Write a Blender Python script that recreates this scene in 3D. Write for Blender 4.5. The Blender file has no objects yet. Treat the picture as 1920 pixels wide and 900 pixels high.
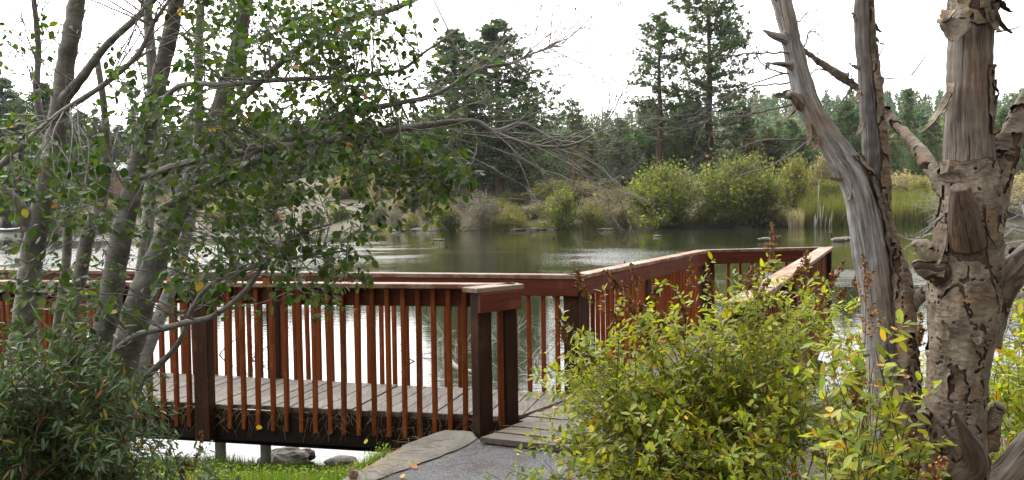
import bpy, math, random
import numpy as np
from mathutils import Vector, Matrix, noise as mnoise

rng = np.random.default_rng(7)
random.seed(7)
R = math.radians
C = bpy.context.scene.collection
scene = bpy.context.scene

# ------------------------------------------------------------------ camera
F = 1660.0
PITCH = math.atan(58.0 / F)
ROLL = -0.015
EYE = Vector((0, 0, 1.6))
cam_d = bpy.data.cameras.new('camera'); cam = bpy.data.objects.new('camera', cam_d); C.objects.link(cam)
cam_d.sensor_width = 36; cam_d.lens = 36 * F / 1920; cam_d.clip_start = 0.05; cam_d.clip_end = 6000
CR = Matrix.Rotation(math.pi / 2 - PITCH, 3, 'X') @ Matrix.Rotation(ROLL, 3, 'Z')
cam.matrix_world = Matrix.Translation(EYE) @ CR.to_4x4()
scene.camera = cam

# ------------------------------------------------------------------ light and exposure
SUN_AZ, SUN_EL = R(-38), R(42)          # azimuth measured from +Y towards +X
world = bpy.data.worlds.new('World'); scene.world = world; world.use_nodes = True
wn, wl = world.node_tree.nodes, world.node_tree.links
wn.clear()
w_out = wn.new('ShaderNodeOutputWorld'); w_bg = wn.new('ShaderNodeBackground')
sky = wn.new('ShaderNodeTexSky'); sky.sky_type = 'NISHITA'; sky.sun_disc = False
sky.sun_elevation = SUN_EL; sky.sun_rotation = SUN_AZ
sky.dust_density = 4.0; sky.air_density = 1.0; sky.ozone_density = 1.0
# thin bright overcast: the clear sky is almost wholly replaced by white cloud with soft texture
tc = wn.new('ShaderNodeTexCoord'); mp = wn.new('ShaderNodeMapping'); mp.inputs['Scale'].default_value = (1.2, 1.2, 4.5)
cn = wn.new('ShaderNodeTexNoise'); cn.inputs['Scale'].default_value = 1.6; cn.inputs['Detail'].default_value = 5
cr = wn.new('ShaderNodeValToRGB')
cr.color_ramp.elements[0].position = .3; cr.color_ramp.elements[0].color = (14.0, 13.9, 13.8, 1)
cr.color_ramp.elements[1].position = .75; cr.color_ramp.elements[1].color = (18.3, 18.0, 17.6, 1)
mx = wn.new('ShaderNodeMix'); mx.data_type = 'RGBA'; mx.inputs[0].default_value = .93
wl.new(tc.outputs['Generated'], mp.inputs['Vector']); wl.new(mp.outputs[0], cn.inputs['Vector'])
wl.new(cn.outputs['Fac'], cr.inputs['Fac'])
wl.new(sky.outputs[0], mx.inputs[6]); wl.new(cr.outputs[0], mx.inputs[7])
sv0 = (math.sin(SUN_AZ) * math.cos(SUN_EL), math.cos(SUN_AZ) * math.cos(SUN_EL), math.sin(SUN_EL))
dt = wn.new('ShaderNodeVectorMath'); dt.operation = 'DOT_PRODUCT'; wl.new(tc.outputs['Generated'], dt.inputs[0]); dt.inputs[1].default_value = sv0
mr = wn.new('ShaderNodeMapRange'); mr.inputs['From Min'].default_value = -.6; mr.inputs['To Min'].default_value = 0; mr.inputs['To Max'].default_value = 1
wl.new(dt.outputs['Value'], mr.inputs['Value'])
vs = wn.new('ShaderNodeVectorMath'); vs.operation = 'SCALE'; wl.new(mx.outputs[2], vs.inputs[0]); pw = wn.new('ShaderNodeMath'); pw.operation = 'POWER'; wl.new(mr.outputs[0], pw.inputs[0]); pw.inputs[1].default_value = 2.6
ma = wn.new('ShaderNodeMath'); ma.operation = 'MULTIPLY_ADD'; wl.new(pw.outputs[0], ma.inputs[0]); ma.inputs[1].default_value = 6.2; ma.inputs[2].default_value = .28
wl.new(ma.outputs[0], vs.inputs['Scale'])
wl.new(vs.outputs[0], w_bg.inputs['Color']); wl.new(w_bg.outputs[0], w_out.inputs['Surface'])
w_bg.inputs['Strength'].default_value = 0.085

sun_d = bpy.data.lights.new('sun', 'SUN'); sun_d.energy = 1.5; sun_d.angle = R(12); sun_d.color = (1, .95, .88)
sun = bpy.data.objects.new('sun', sun_d); C.objects.link(sun)
sv = Vector((math.sin(SUN_AZ) * math.cos(SUN_EL), math.cos(SUN_AZ) * math.cos(SUN_EL), math.sin(SUN_EL)))
sun.rotation_euler = sv.to_track_quat('Z', 'Y').to_euler()
scene.view_settings.view_transform = 'Standard'; scene.view_settings.look = 'None'
scene.view_settings.exposure = -0.25; scene.view_settings.gamma = 1; scene.view_settings.use_curve_mapping = False
cy = scene.cycles
cy.max_bounces = 8; cy.diffuse_bounces = 3; cy.glossy_bounces = 3; cy.transmission_bounces = 4
cy.volume_bounces = 0; cy.transparent_max_bounces = 8; cy.caustics_reflective = False; cy.caustics_refractive = False
cy.use_denoising = True

WATER_Z = -0.9

# ------------------------------------------------------------------ geometry helpers
def ray(px, py):
    d = CR @ Vector(((px - 960) / F, -(py - 450) / F, -1.0))
    return d
def at(px, py, z=0.0):                  # a point of the horizontal plane z
    d = ray(px, py); t = (z - EYE.z) / d.z
    return EYE + d * t
def atd(px, py, Y):                     # a point at the distance Y
    d = ray(px, py); return EYE + d * (Y / d.y)

def smooth(x, a, b):
    t = np.clip((x - a) / (b - a), 0, 1); return t * t * (3 - 2 * t)

class MB:
    def __init__(s): s.v = []; s.f = []; s.n = 0; s.mi = []; s.col = []; s.loops = []; s.sizes = []
    def add(s, v, f, mi=0, col=None):
        v = np.asarray(v, float).reshape(-1, 3); f = np.asarray(f, int)
        s.v.append(v); s.loops.append((f + s.n).ravel()); s.sizes.append(np.full(len(f), f.shape[1]))
        s.mi.append(np.full(len(f), mi)); s.n += len(v)
        if col is None: col = (1, 1, 1)
        col = np.asarray(col, float)
        if col.ndim == 1: col = np.tile(col, (len(v), 1))
        s.col.append(col)
    def build(s, name, mats, parent=None, origin=None, smooth_=True):
        if not isinstance(mats, (list, tuple)): mats = [mats]
        me = bpy.data.meshes.new(name)
        v = np.concatenate(s.v)
        if origin is None and parent is not None: origin = parent.get('org')
        if origin is not None: v = v - np.array(origin)
        loops = np.concatenate(s.loops); sizes = np.concatenate(s.sizes)
        me.vertices.add(len(v)); me.vertices.foreach_set('co', v.ravel())
        me.loops.add(len(loops)); me.loops.foreach_set('vertex_index', loops)
        me.polygons.add(len(sizes)); st = np.concatenate([[0], np.cumsum(sizes)[:-1]])
        me.polygons.foreach_set('loop_start', st)
        me.polygons.foreach_set('material_index', np.concatenate(s.mi))
        me.polygons.foreach_set('use_smooth', np.full(len(sizes), smooth_))
        for m in mats: me.materials.append(m)
        ca = me.color_attributes.new('tint', 'FLOAT_COLOR', 'POINT')
        c = np.concatenate(s.col); ca.data.foreach_set('color', np.hstack([c, np.ones((len(c), 1))]).ravel())
        me.update(calc_edges=True); me.validate()
        o = bpy.data.objects.new(name, me); C.objects.link(o)
        if parent is not None: o.parent = parent
        elif origin is not None: o.location = origin
        return o
    # shapes
    def box(s, c, sx, sy, sz, ax=(1, 0, 0), bev=0.004, mi=0, col=None):
        """box centred on c; ax = its x direction in plan"""
        ax = Vector((ax[0], ax[1], 0)).normalized(); ay = Vector((-ax.y, ax.x, 0))
        hx, hy, hz = sx / 2, sy / 2, sz / 2; b = min(bev, hx * .45, hy * .45, hz * .45)
        pts = []
        for (zz, ins) in ((-hz, b), (-hz + b, 0), (hz - b, 0), (hz, b)):
            a, d = hx - ins, hy - ins
            q = b if ins == 0 else b * .6
            for (x, y) in ((-a + q, -d), (a - q, -d), (a, -d + q), (a, d - q), (a - q, d), (-a + q, d), (-a, d - q), (-a, -d + q)):
                p = Vector(c) + ax * x + ay * y; pts.append((p.x, p.y, c[2] + zz))
        f = []
        for k in range(3):
            for i in range(8):
                j = (i + 1) % 8; f.append((k * 8 + i, k * 8 + j, k * 8 + 8 + j, k * 8 + 8 + i))
        s.add(pts, f, mi, col)
        n0 = s.n - 32
        s.loops.append(np.array([n0 + i for i in range(7, -1, -1)] + [n0 + 24 + i for i in range(8)])); s.sizes.append(np.array([8, 8])); s.mi.append(np.array([mi, mi]))
    def tube(s, pts, rad, sides=6, mi=0, col=None, cap=True):
        pts = [Vector(p) for p in pts]; n = len(pts)
        t0 = (pts[1] - pts[0]).normalized()
        up = Vector((0, 0, 1)) if abs(t0.z) < .9 else Vector((1, 0, 0))
        u = t0.cross(up).normalized(); V = []
        for i, p in enumerate(pts):
            t = (pts[min(i + 1, n - 1)] - pts[max(i - 1, 0)]).normalized()
            u = (u - t * u.dot(t)).normalized(); w = t.cross(u)
            r = rad[i]
            for k in range(sides):
                a = 2 * math.pi * k / sides
                V.append(p + (u * math.cos(a) + w * math.sin(a)) * r)
        fa = []
        for i in range(n - 1):
            for k in range(sides):
                j = (k + 1) % sides
                fa.append((i * sides + k, i * sides + j, (i + 1) * sides + j, (i + 1) * sides + k))
        s.add([tuple(v) for v in V], fa, mi, col)
        if cap and sides > 3:
            n0 = s.n - len(V)
            s.loops.append(np.array([n0 + (n - 1) * sides + k for k in range(sides)] + [n0 + k for k in range(sides - 1, -1, -1)]))
            s.sizes.append(np.array([sides, sides])); s.mi.append(np.array([mi, mi]))

def spline(pts, n=8):
    """Catmull-Rom through rows of pts (any width)"""
    P = np.asarray(pts, float); out = []
    Q = np.vstack([2 * P[0] - P[1], P, 2 * P[-1] - P[-2]])
    for i in range(1, len(Q) - 2):
        for k in range(n):
            t = k / n; a, b, c, d = Q[i - 1], Q[i], Q[i + 1], Q[i + 2]
            out.append(.5 * (2 * b + (c - a) * t + (2 * a - 5 * b + 4 * c - d) * t * t + (3 * b - a - 3 * c + d) * t ** 3))
    out.append(P[-1]); return np.array(out)

def basis(dirs, normals):
    x = dirs / np.linalg.norm(dirs, axis=1, keepdims=True)
    z = normals - x * np.sum(x * normals, 1, keepdims=True)
    z /= np.maximum(np.linalg.norm(z, axis=1, keepdims=True), 1e-6)
    return np.stack([x, np.cross(z, x), z], axis=2)         # columns

def leaf_template(w=.4, fold=.12, curl=.12, tip=1.0):
    # along +x, unit length, folded along its midrib and arched
    xs = [0, .22, .52, .8, 1.0]; ws = [.04, .8, 1.0, .62, .0]
    v = []
    for x, q in zip(xs, ws):
        z = -curl * x * x
        v += [(x, 0, z - (fold * w * q)), (x, w * q * .5, z), (x, -w * q * .5, z)]
    f = []
    for i in range(4):
        a, b = i * 3, i * 3 + 3
        f += [(a, b, b + 1, a + 1), (a, a + 2, b + 2, b)]
    return np.array(v, float), np.array(f)
def blade_template(w=.2):
    return np.array([(0, -w / 2, 0), (1, 0, 0), (0, w / 2, 0)], float), np.array([(0, 1, 2)])
def diamond_template(w=.5):
    return np.array([(0, 0, 0), (.5, -w / 2, .06), (1, 0, -.04), (.5, w / 2, .06)], float), np.array([(0, 1, 2, 3)])

def scatter(mb, tpl, pos, dirs, nrm, size, cols, mi=0):
    v, f = tpl; N = len(pos); B = basis(dirs, nrm)
    size = np.broadcast_to(np.asarray(size, float), (N,))
    W = np.einsum('nij,mj->nmi', B, v) * size[:, None, None] + pos[:, None, :]
    ff = (f[None] + (np.arange(N) * len(v))[:, None, None]).reshape(-1, f.shape[1])
    cc = np.repeat(cols, len(v), axis=0)
    mb.add(W.reshape(-1, 3), ff, mi, cc)

def pick(pal, n, var=.18):
    pal = np.array([p[:3] for p in pal]); w = None
    i = rng.integers(0, len(pal), n)
    c = pal[i] * (1 + rng.normal(0, var, (n, 1))); c *= 1 + rng.normal(0, .05, (n, 3))
    return np.clip(c, .004, .9)
def rdir(n):
    d = rng.normal(0, 1, (n, 3)); return d / np.linalg.norm(d, axis=1, keepdims=True)

# ------------------------------------------------------------------ things
def tag(o, label=None, cat=None, group=None, kind=None):
    if label: o['label'] = label
    if cat: o['category'] = cat
    if group: o['group'] = group
    if kind: o['kind'] = kind
    return o
def thing(name, label, cat, loc=(0, 0, 0), group=None):
    o = bpy.data.objects.new(name, None); C.objects.link(o); o.location = loc; o['org'] = tuple(loc)
    o.empty_display_size = .1
    return tag(o, label, cat, group)
def copy_tree(o, label=None, parent=None):
    c = o.copy(); C.objects.link(c)
    if parent is not None: c.parent = parent
    if label: c['label'] = label
    for ch in [x for x in C.objects if x.parent == o]: copy_tree(ch, None, c)
    return c

# ------------------------------------------------------------------ materials
def mat(name):
    m = bpy.data.materials.new(name); m.use_nodes = True
    nt = m.node_tree; nt.nodes.clear()
    out = nt.nodes.new('ShaderNodeOutputMaterial'); b = nt.nodes.new('ShaderNodeBsdfPrincipled')
    nt.links.new(b.outputs[0], out.inputs['Surface'])
    return m, nt, b, out
def nd(nt, t, **kw):
    n = nt.nodes.new(t)
    for k, v in kw.items():
        if k.startswith('_'): setattr(n, k[1:], v)
        else: n.inputs[k.replace('__', ' ')].default_value = v
    return n
def noise_(nt, vec, scale, detail=4, rough=.55, dist=0):
    n = nd(nt, 'ShaderNodeTexNoise', Scale=scale, Detail=detail, Roughness=rough, Distortion=dist)
    if vec is not None: nt.links.new(vec, n.inputs['Vector'])
    return n.outputs['Fac']
def ramp(nt, fac, stops):
    r = nt.nodes.new('ShaderNodeValToRGB'); e = r.color_ramp.elements
    while len(e) < len(stops): e.new(.5)
    for el, (p, c) in zip(e, stops):
        el.position = p; el.color = (c, c, c, 1) if np.isscalar(c) else (*c, 1)
    nt.links.new(fac, r.inputs['Fac']); return r.outputs['Color']
def mixc(nt, fac, a, b, mode='MIX'):
    m = nt.nodes.new('ShaderNodeMix'); m.data_type = 'RGBA'; m.blend_type = mode
    for s, i in ((fac, 0), (a, 6), (b, 7)):
        if hasattr(s, 'node'): nt.links.new(s, m.inputs[i])
        else: m.inputs[i].default_value = s if i == 0 else (*s, 1)
    return m.outputs[2]
def mapping(nt, src, scale=(1, 1, 1), rot=(0, 0, 0)):
    m = nt.nodes.new('ShaderNodeMapping'); m.inputs['Scale'].default_value = scale; m.inputs['Rotation'].default_value = rot
    nt.links.new(src, m.inputs['Vector']); return m.outputs[0]
def objco(nt): return nt.nodes.new('ShaderNodeTexCoord').outputs['Object']
def geopos(nt): return nt.nodes.new('ShaderNodeNewGeometry').outputs['Position']
def bump(nt, b, h, strength=.4, dist=.01):
    n = nd(nt, 'ShaderNodeBump', Strength=strength, Distance=dist); nt.links.new(h, n.inputs['Height']); nt.links.new(n.outputs[0], b.inputs['Normal']); return n
def math_(nt, op, a, b=None, clamp=False):
    m = nt.nodes.new('ShaderNodeMath'); m.operation = op; m.use_clamp = clamp
    for s, i in ((a, 0), (b, 1)):
        if s is None: continue
        if hasattr(s, 'node'): nt.links.new(s, m.inputs[i])
        else: m.inputs[i].default_value = s
    return m.outputs[0]
def attr(nt, name): n = nt.nodes.new('ShaderNodeAttribute'); n.attribute_name = name; return n

def leaf_mat(name, rough=.45, trans=.35, spec=.5):
    m, nt, b, out = mat(name)
    a = attr(nt, 'tint').outputs['Color']
    n = noise_(nt, geopos(nt), 60, 2)
    c = mixc(nt, math_(nt, 'MULTIPLY', n, .35), a, mixc(nt, 1.0, a, (1.5, 1.35, .7), 'MULTIPLY'))
    nt.links.new(c, b.inputs['Base Color']); b.inputs['Roughness'].default_value = rough
    b.inputs['Specular IOR Level'].default_value = spec
    t = nt.nodes.new('ShaderNodeBsdfTranslucent')
    nt.links.new(mixc(nt, 1.0, a, (2.3, 2.3, 1.0), 'MULTIPLY'), t.inputs['Color'])
    ms = nt.nodes.new('ShaderNodeMixShader'); ms.inputs[0].default_value = trans
    nt.links.new(b.outputs[0], ms.inputs[1]); nt.links.new(t.outputs[0], ms.inputs[2]); nt.links.new(ms.outputs[0], out.inputs['Surface'])
    return m
M = {}
M['leaf'] = leaf_mat('leaf', .5, .35, .3); M['leaf_gloss'] = leaf_mat('leaf_gloss', .45, .3, .35)
M['needle'] = leaf_mat('needle', .6, .15, .25)
M['grassy'] = leaf_mat('grassy', .5, .4, .3)

def tint_mat(name, rough=.8, spec=.3, nscale=20, amt=.5, bmp=.3):
    m, nt, b, out = mat(name); a = attr(nt, 'tint').outputs['Color']
    n = noise_(nt, objco(nt), nscale, 5)
    c = mixc(nt, 1.0, a, ramp(nt, n, [(.25, 1 - amt), (.75, 1 + amt * .6)]), 'MULTIPLY')
    nt.links.new(c, b.inputs['Base Color']); b.inputs['Roughness'].default_value = rough; b.inputs['Specular IOR Level'].default_value = spec
    bump(nt, b, n, bmp, .02); return m
M['twig'] = tint_mat('twig', .7, .3, 40, .4)
M['farbark'] = tint_mat('farbark', .9, .1, 3, .4)
M['paint'] = tint_mat('paint', .5, .4, 8, .15, .05)
M['rock'] = tint_mat('rock', .9, .2, 2.5, .5, .8)
M['stone_near'] = tint_mat('stone_near', .85, .3, 14, .4, .6)

def alder_bark():
    m, nt, b, out = mat('alder_bark')
    oc = objco(nt); n1 = noise_(nt, oc, 9, 6, .6); n2 = noise_(nt, mapping(nt, oc, (10, 10, 55)), 1, 4)
    c = ramp(nt, n1, [(.3, (.065, .06, .053)), (.5, (.145, .135, .12)), (.72, (.26, .25, .23))])
    v = nd(nt, 'ShaderNodeTexVoronoi', Scale=1.0); nt.links.new(mapping(nt, oc, (14, 14, 42)), v.inputs['Vector'])
    spots = ramp(nt, v.outputs['Distance'], [(.10, .35), (.22, 1.0)])
    c = mixc(nt, .7, c, mixc(nt, 1.0, c, ramp(nt, n2, [(.35, .55), (.6, 1.1)]), 'MULTIPLY'))
    c = mixc(nt, .6, c, mixc(nt, 1.0, c, spots, 'MULTIPLY'))
    nt.links.new(c, b.inputs['Base Color']); b.inputs['Roughness'].default_value = .75
    bump(nt, b, math_(nt, 'ADD', n1, n2), .5, .006); return m
M['alder'] = alder_bark()

def stained_wood(name, base, worn, rough=.42, wear=.55, grain_axis=2, spec=.15):
    m, nt, b, out = mat(name); oc = objco(nt)
    info = nt.nodes.new('ShaderNodeObjectInfo').outputs['Random']
    off = nt.nodes.new('ShaderNodeVectorMath'); off.operation = 'ADD'
    sc = nt.nodes.new('ShaderNodeCombineXYZ'); k = math_(nt, 'MULTIPLY', info, 40.0)
    for i in range(3): nt.links.new(k, sc.inputs[i])
    nt.links.new(oc, off.inputs[0]); nt.links.new(sc.outputs[0], off.inputs[1]); vec = off.outputs[0]
    s = [34, 34, 34]; s[grain_axis] = 2.0
    g = noise_(nt, mapping(nt, vec, tuple(s)), 1, 5, .6, .4); w = noise_(nt, vec, 5, 4, .6)
    c = ramp(nt, g, [(.3, tuple(x * .55 for x in base)), (.6, base), (.8, tuple(x * 1.35 for x in base))])
    c = mixc(nt, ramp(nt, w, [(wear, 0), (wear + .18, .75)]), c, worn)
    hs = nt.nodes.new('ShaderNodeHueSaturation'); nt.links.new(c, hs.inputs['Color'])
    nt.links.new(math_(nt, 'ADD', math_(nt, 'MULTIPLY', info, .55), .72), hs.inputs['Value'])
    nt.links.new(hs.outputs[0], b.inputs['Base Color'])
    nt.links.new(ramp(nt, w, [(.3, rough), (.8, rough + .25)]), b.inputs['Roughness']); b.inputs['Specular IOR Level'].default_value = spec
    bump(nt, b, g, .5, .003); return m
M['baluster'] = stained_wood('baluster_stain', (.20, .047, .010), (.28, .105, .03), .38, .55)
M['fascia'] = stained_wood('fascia_stain', (.14, .036, .020), (.20, .075, .05), .4, .58, 0)
M['post'] = stained_wood('post_stain', (.045, .019, .010), (.12, .058, .030), .45, .55)
M['cap'] = stained_wood('cap_stain', (.20, .095, .05), (.31, .26, .21), .5, .42, 0)
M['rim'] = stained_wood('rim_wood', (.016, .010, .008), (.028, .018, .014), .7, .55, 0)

def deck_mat(name, sc, ang):
    m, nt, b, out = mat(name); a = attr(nt, 'tint').outputs['Color']; gr = attr(nt, 'tint')
    oc = objco(nt); g = noise_(nt, mapping(nt, oc, sc, (0, 0, R(ang))), 1, 5, .6); n = noise_(nt, oc, 3, 4)
    c = ramp(nt, g, [(.25, (.048, .040, .031)), (.55, (.135, .119, .100)), (.8, (.205, .185, .160))])
    c = mixc(nt, .5, c, mixc(nt, 1.0, c, ramp(nt, n, [(.3, (.65, .6, .55)), (.7, (1.1, 1.1, 1.1))]), 'MULTIPLY'))
    c = mixc(nt, 1.0, c, a, 'MULTIPLY')
    nt.links.new(c, b.inputs['Base Color']); b.inputs['Roughness'].default_value = .72; bump(nt, b, g, .4, .003); return m
M['deck'] = deck_mat('weathered_deck', (38, 4, 38), 14); M['deck_pier'] = deck_mat('weathered_pier_deck', (4, 38, 38), 27)

def ground_mat():
    m, nt, b, out = mat('earth'); p = geopos(nt)
    n1 = noise_(nt, p, .05, 6, .6); n2 = noise_(nt, p, 1.2, 6, .65); n3 = noise_(nt, p, 25, 4)
    c = ramp(nt, n2, [(.3, (.05, .044, .03)), (.5, (.11, .09, .062)), (.7, (.18, .15, .105))])
    c = mixc(nt, ramp(nt, n1, [(.4, 0), (.6, .6)]), c, (.085, .085, .05))
    c = mixc(nt, .5, c, mixc(nt, 1.0, c, ramp(nt, n3, [(.3, .6), (.7, 1.3)]), 'MULTIPLY'))
    nt.links.new(c, b.inputs['Base Color']); b.inputs['Roughness'].default_value = .95; bump(nt, b, math_(nt, 'ADD', n2, n3), .5, .03); return m
M['earth'] = ground_mat()

def asphalt_mat():
    m, nt, b, out = mat('asphalt'); p = geopos(nt)
    v = nd(nt, 'ShaderNodeTexVoronoi', Scale=90.0); nt.links.new(p, v.inputs['Vector']); n = noise_(nt, p, 2.5, 5); n3 = noise_(nt, p, 160, 3)
    c = ramp(nt, v.outputs['Distance'], [(.0, (.16, .16, .165)), (.5, (.075, .078, .085)), (.9, (.03, .03, .033))])
    c = mixc(nt, .6, c, mixc(nt, 1.0, c, ramp(nt, n, [(.3, .65), (.7, 1.5)]), 'MULTIPLY'))
    nt.links.new(c, b.inputs['Base Color']); b.inputs['Roughness'].default_value = .88; bump(nt, b, math_(nt, 'ADD', v.outputs['Distance'], n3), .6, .005); return m
M['asphalt'] = asphalt_mat()
def concrete_mat():
    m, nt, b, out = mat('concrete'); p = geopos(nt)
    n = noise_(nt, p, 3.5, 7, .65); n2 = noise_(nt, p, 45, 5); n4 = noise_(nt, p, 1.7, 3)
    c = ramp(nt, n, [(.3, (.075, .07, .06)), (.5, (.13, .122, .105)), (.72, (.20, .19, .17))])
    c = mixc(nt, ramp(nt, n4, [(.5, 0), (.62, .55)]), c, (.20, .155, .07))
    c = mixc(nt, .5, c, mixc(nt, 1.0, c, ramp(nt, n2, [(.3, .6), (.7, 1.3)]), 'MULTIPLY'))
    nt.links.new(c, b.inputs['Base Color']); b.inputs['Roughness'].default_value = .9; bump(nt, b, math_(nt, 'ADD', n2, n), .5, .006); return m
M['concrete'] = concrete_mat()

def water_mat():
    m, nt, b, out = mat('lake_water'); p = geopos(nt)
    b.inputs['Base Color'].default_value = (.020, .024, .010, 1); b.inputs['Roughness'].default_value = .03
    b.inputs['IOR'].default_value = 1.33; b.inputs['Specular IOR Level'].default_value = .5
    rip = noise_(nt, mapping(nt, p, (2.2, 5.0, 1)), 1.0, 4, .55, .3)
    fine = noise_(nt, mapping(nt, p, (7, 16, 1)), 1.0, 3, .5, .2)
    patch = noise_(nt, mapping(nt, p, (.035, .075, 1)), 1.0, 4, .6)
    pm = ramp(nt, patch, [(.44, .3), (.60, 2.0)])
    h = math_(nt, 'ADD', math_(nt, 'MULTIPLY', rip, 1.0), math_(nt, 'MULTIPLY', fine, .35))
    sx = nt.nodes.new('ShaderNodeSeparateXYZ'); nt.links.new(p, sx.inputs[0])
    nr_ = nt.nodes.new('ShaderNodeMapRange'); nr_.inputs['From Min'].default_value = 9; nr_.inputs['From Max'].default_value = 42; nr_.inputs['To Min'].default_value = .9; nr_.inputs['To Max'].default_value = 1.0
    nt.links.new(sx.outputs['Y'], nr_.inputs['Value'])      # breezier near the boardwalk, sheltered towards the far bank
    pm = math_(nt, 'MULTIPLY', pm, nr_.outputs[0])
    for (cx_, cy_, rx_, ry_, amp) in ((-24, 56, 18, 17, 14.0), (6.5, 46, 4.5, 9, 7.0), (17, 30, 10, 5, 5.0), (-40, 100, 30, 14, 6.0)):      # breeze patches
        vm = nt.nodes.new('ShaderNodeMapping'); vm.vector_type = 'POINT'; vm.inputs['Location'].default_value = (-cx_ / rx_, -cy_ / ry_, 0); vm.inputs['Scale'].default_value = (1 / rx_, 1 / ry_, 0)
        nt.links.new(p, vm.inputs['Vector']); ln = nt.nodes.new('ShaderNodeVectorMath'); ln.operation = 'LENGTH'; nt.links.new(vm.outputs[0], ln.inputs[0])
        ed_ = math_(nt, 'ADD', ln.outputs['Value'], math_(nt, 'MULTIPLY', math_(nt, 'SUBTRACT', noise_(nt, mapping(nt, p, (.12, .3, 1)), 1.0, 4, .6), .5), 2.2))
        pm = math_(nt, 'ADD', pm, math_(nt, 'MULTIPLY', ramp(nt, ed_, [(.1, 1.0), (1.25, 0.0)]), amp))
    h = math_(nt, 'MULTIPLY', h, pm)
    bump(nt, b, h, 1.0, .0065); return m
M['water'] = water_mat()

# ------------------------------------------------------------------ terrain and lake
SHX = np.array([-900, -180, -73, -40, -18, 13, 40, 47, 60, 90, 130, 900])
SHY = np.array([260, 215, 180, 135, 112, 101, 100, 97, 93, 70, 10, -10])
def fbm(X, Y, s, o=4, seed=0):
    X = np.asarray(X, float); Y = np.asarray(Y, float); out = np.zeros(np.broadcast(X, Y).shape); a = 1; r = np.random.default_rng(seed)
    for k in range(o):
        for j in range(3):
            th = r.uniform(0, 2 * np.pi); ph = r.uniform(0, 6.28); fr = s * 2 ** k * r.uniform(.7, 1.4)
            out = out + a / 3 * np.sin((X * np.cos(th) + Y * np.sin(th)) * fr + ph)
        a *= .5
    return out
def near_shore(X): return np.interp(X, [-30, -8, -1, 2, 5, 9, 30, 60], [9.5, 8.6, 8.7, 10.4, 11.2, 9.6, 14, 20])
def ground_z(X, Y):
    X = np.asarray(X, float); Y = np.asarray(Y, float)
    far_s = np.interp(X, SHX, SHY) + fbm(X, Y * 0, .12, 4, 3) * .7
    t = Y - far_s
    zf = -.9 + 3.3 * (1 - np.exp(-np.maximum(t, 0) / 11)) + .035 * np.maximum(t, 0) + np.minimum(t, 0) * .35
    hill = 5 * smooth(t, 15, 70) * smooth(-X, 10, 50) + 36 * smooth(t, 300, 600) + 4 * smooth(t, 60, 220) * (fbm(X, Y, .012, 3, 5) + .3)
    zf = zf + hill + np.where(t > 0, fbm(X, Y, .35, 4, 9) * .28 * smooth(t, 0, 8), 0)
    ns = near_shore(X) + fbm(X, Y * 0, 1.3, 3, 11) * .12
    u = ns - Y
    zn = -.9 + np.where(u > 0, np.minimum(u * .235, .82 + 0 * u), u * .35) + fbm(X, Y, 2.2, 3, 2) * .02
    zz = np.where(u > -6, zn, np.where(t > -20, zf, -2.8))
    zz = np.maximum(zz, -3.0)
    w = smooth(X, -1.25, -.9) * (1 - smooth(Y, 6.25, 6.6)) * (1 - smooth(X, 2.2, 3.2))
    zz = np.where(w > 0, zz * (1 - w) + (-.13) * w, zz)
    return zz
def grid_axis(n, near, far, p=2.6):
    u = np.linspace(-1, 1, n); return np.sign(u) * (np.abs(u) ** p) * far + u * near
gx = grid_axis(261, 14, 1500); gy = np.concatenate([np.linspace(-25, 14, 90), np.linspace(16, 80, 20), np.linspace(84, 260, 130), 260 + np.linspace(.05, 1, 70) ** 1.8 * 1600])
GX, GY = np.meshgrid(gx, gy); GZ = ground_z(GX, GY)
nx, ny = len(gx), len(gy)
idx = (np.arange(ny - 1)[:, None] * nx + np.arange(nx - 1)[None]).ravel()
tb = MB(); tb.add(np.stack([GX, GY, GZ], -1).reshape(-1, 3), np.stack([idx, idx + 1, idx + nx + 1, idx + nx], 1))
tag(tb.build('ground', M['earth']), 'earthy banks of the lake rising to wooded hills', None, None, 'structure')
wb = MB(); wb.add([(-900, -25, WATER_Z), (400, -25, WATER_Z), (400, 320, WATER_Z), (-900, 320, WATER_Z)], [(0, 1, 2, 3)])
tag(wb.build('lake_water', M['water']), 'calm green brown lake reflecting the bright sky', None, None, 'structure')

# ------------------------------------------------------------------ boardwalk
def v2(p): return Vector((p[0], p[1]))
E_f1, E_f0 = v2(at(870, 777, 0)), v2(at(250, 750, 0))         # near edge of the side walkway
E_b0, E_b1 = v2(at(250, 695, 0)), v2(at(1040, 719, 0))        # far edge
CAP = 1.03
dW = (E_f0 - E_f1).normalized()
P2 = v2(at(963, 787, 0)); P1 = v2(at(912, 812, -.05))
PF = E_f1 + dW * (P2 - E_f1).dot(dW)
C1 = v2(at(1085, 515, CAP)); C2 = v2(at(1322, 468.5, CAP)); C3 = v2(at(1545, 463, CAP))
Rn = v2(at(1448, 522, CAP))
uL = (C2 - C1).normalized(); uR = (C3 - Rn).normalized()
FL = PF + dW * 7.0
E_b1 = C1.copy(); dB = (E_b0 - E_b1).normalized(); BL = E_b1 + dB * 7.6
R0 = Rn - uR * 1.75
print('P1', P1, 'P2', P2, 'C1', C1, 'C2', C2, 'C3', C3, 'Rn', Rn, 'R0', R0, 'FL', FL, 'BL', BL)

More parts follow.
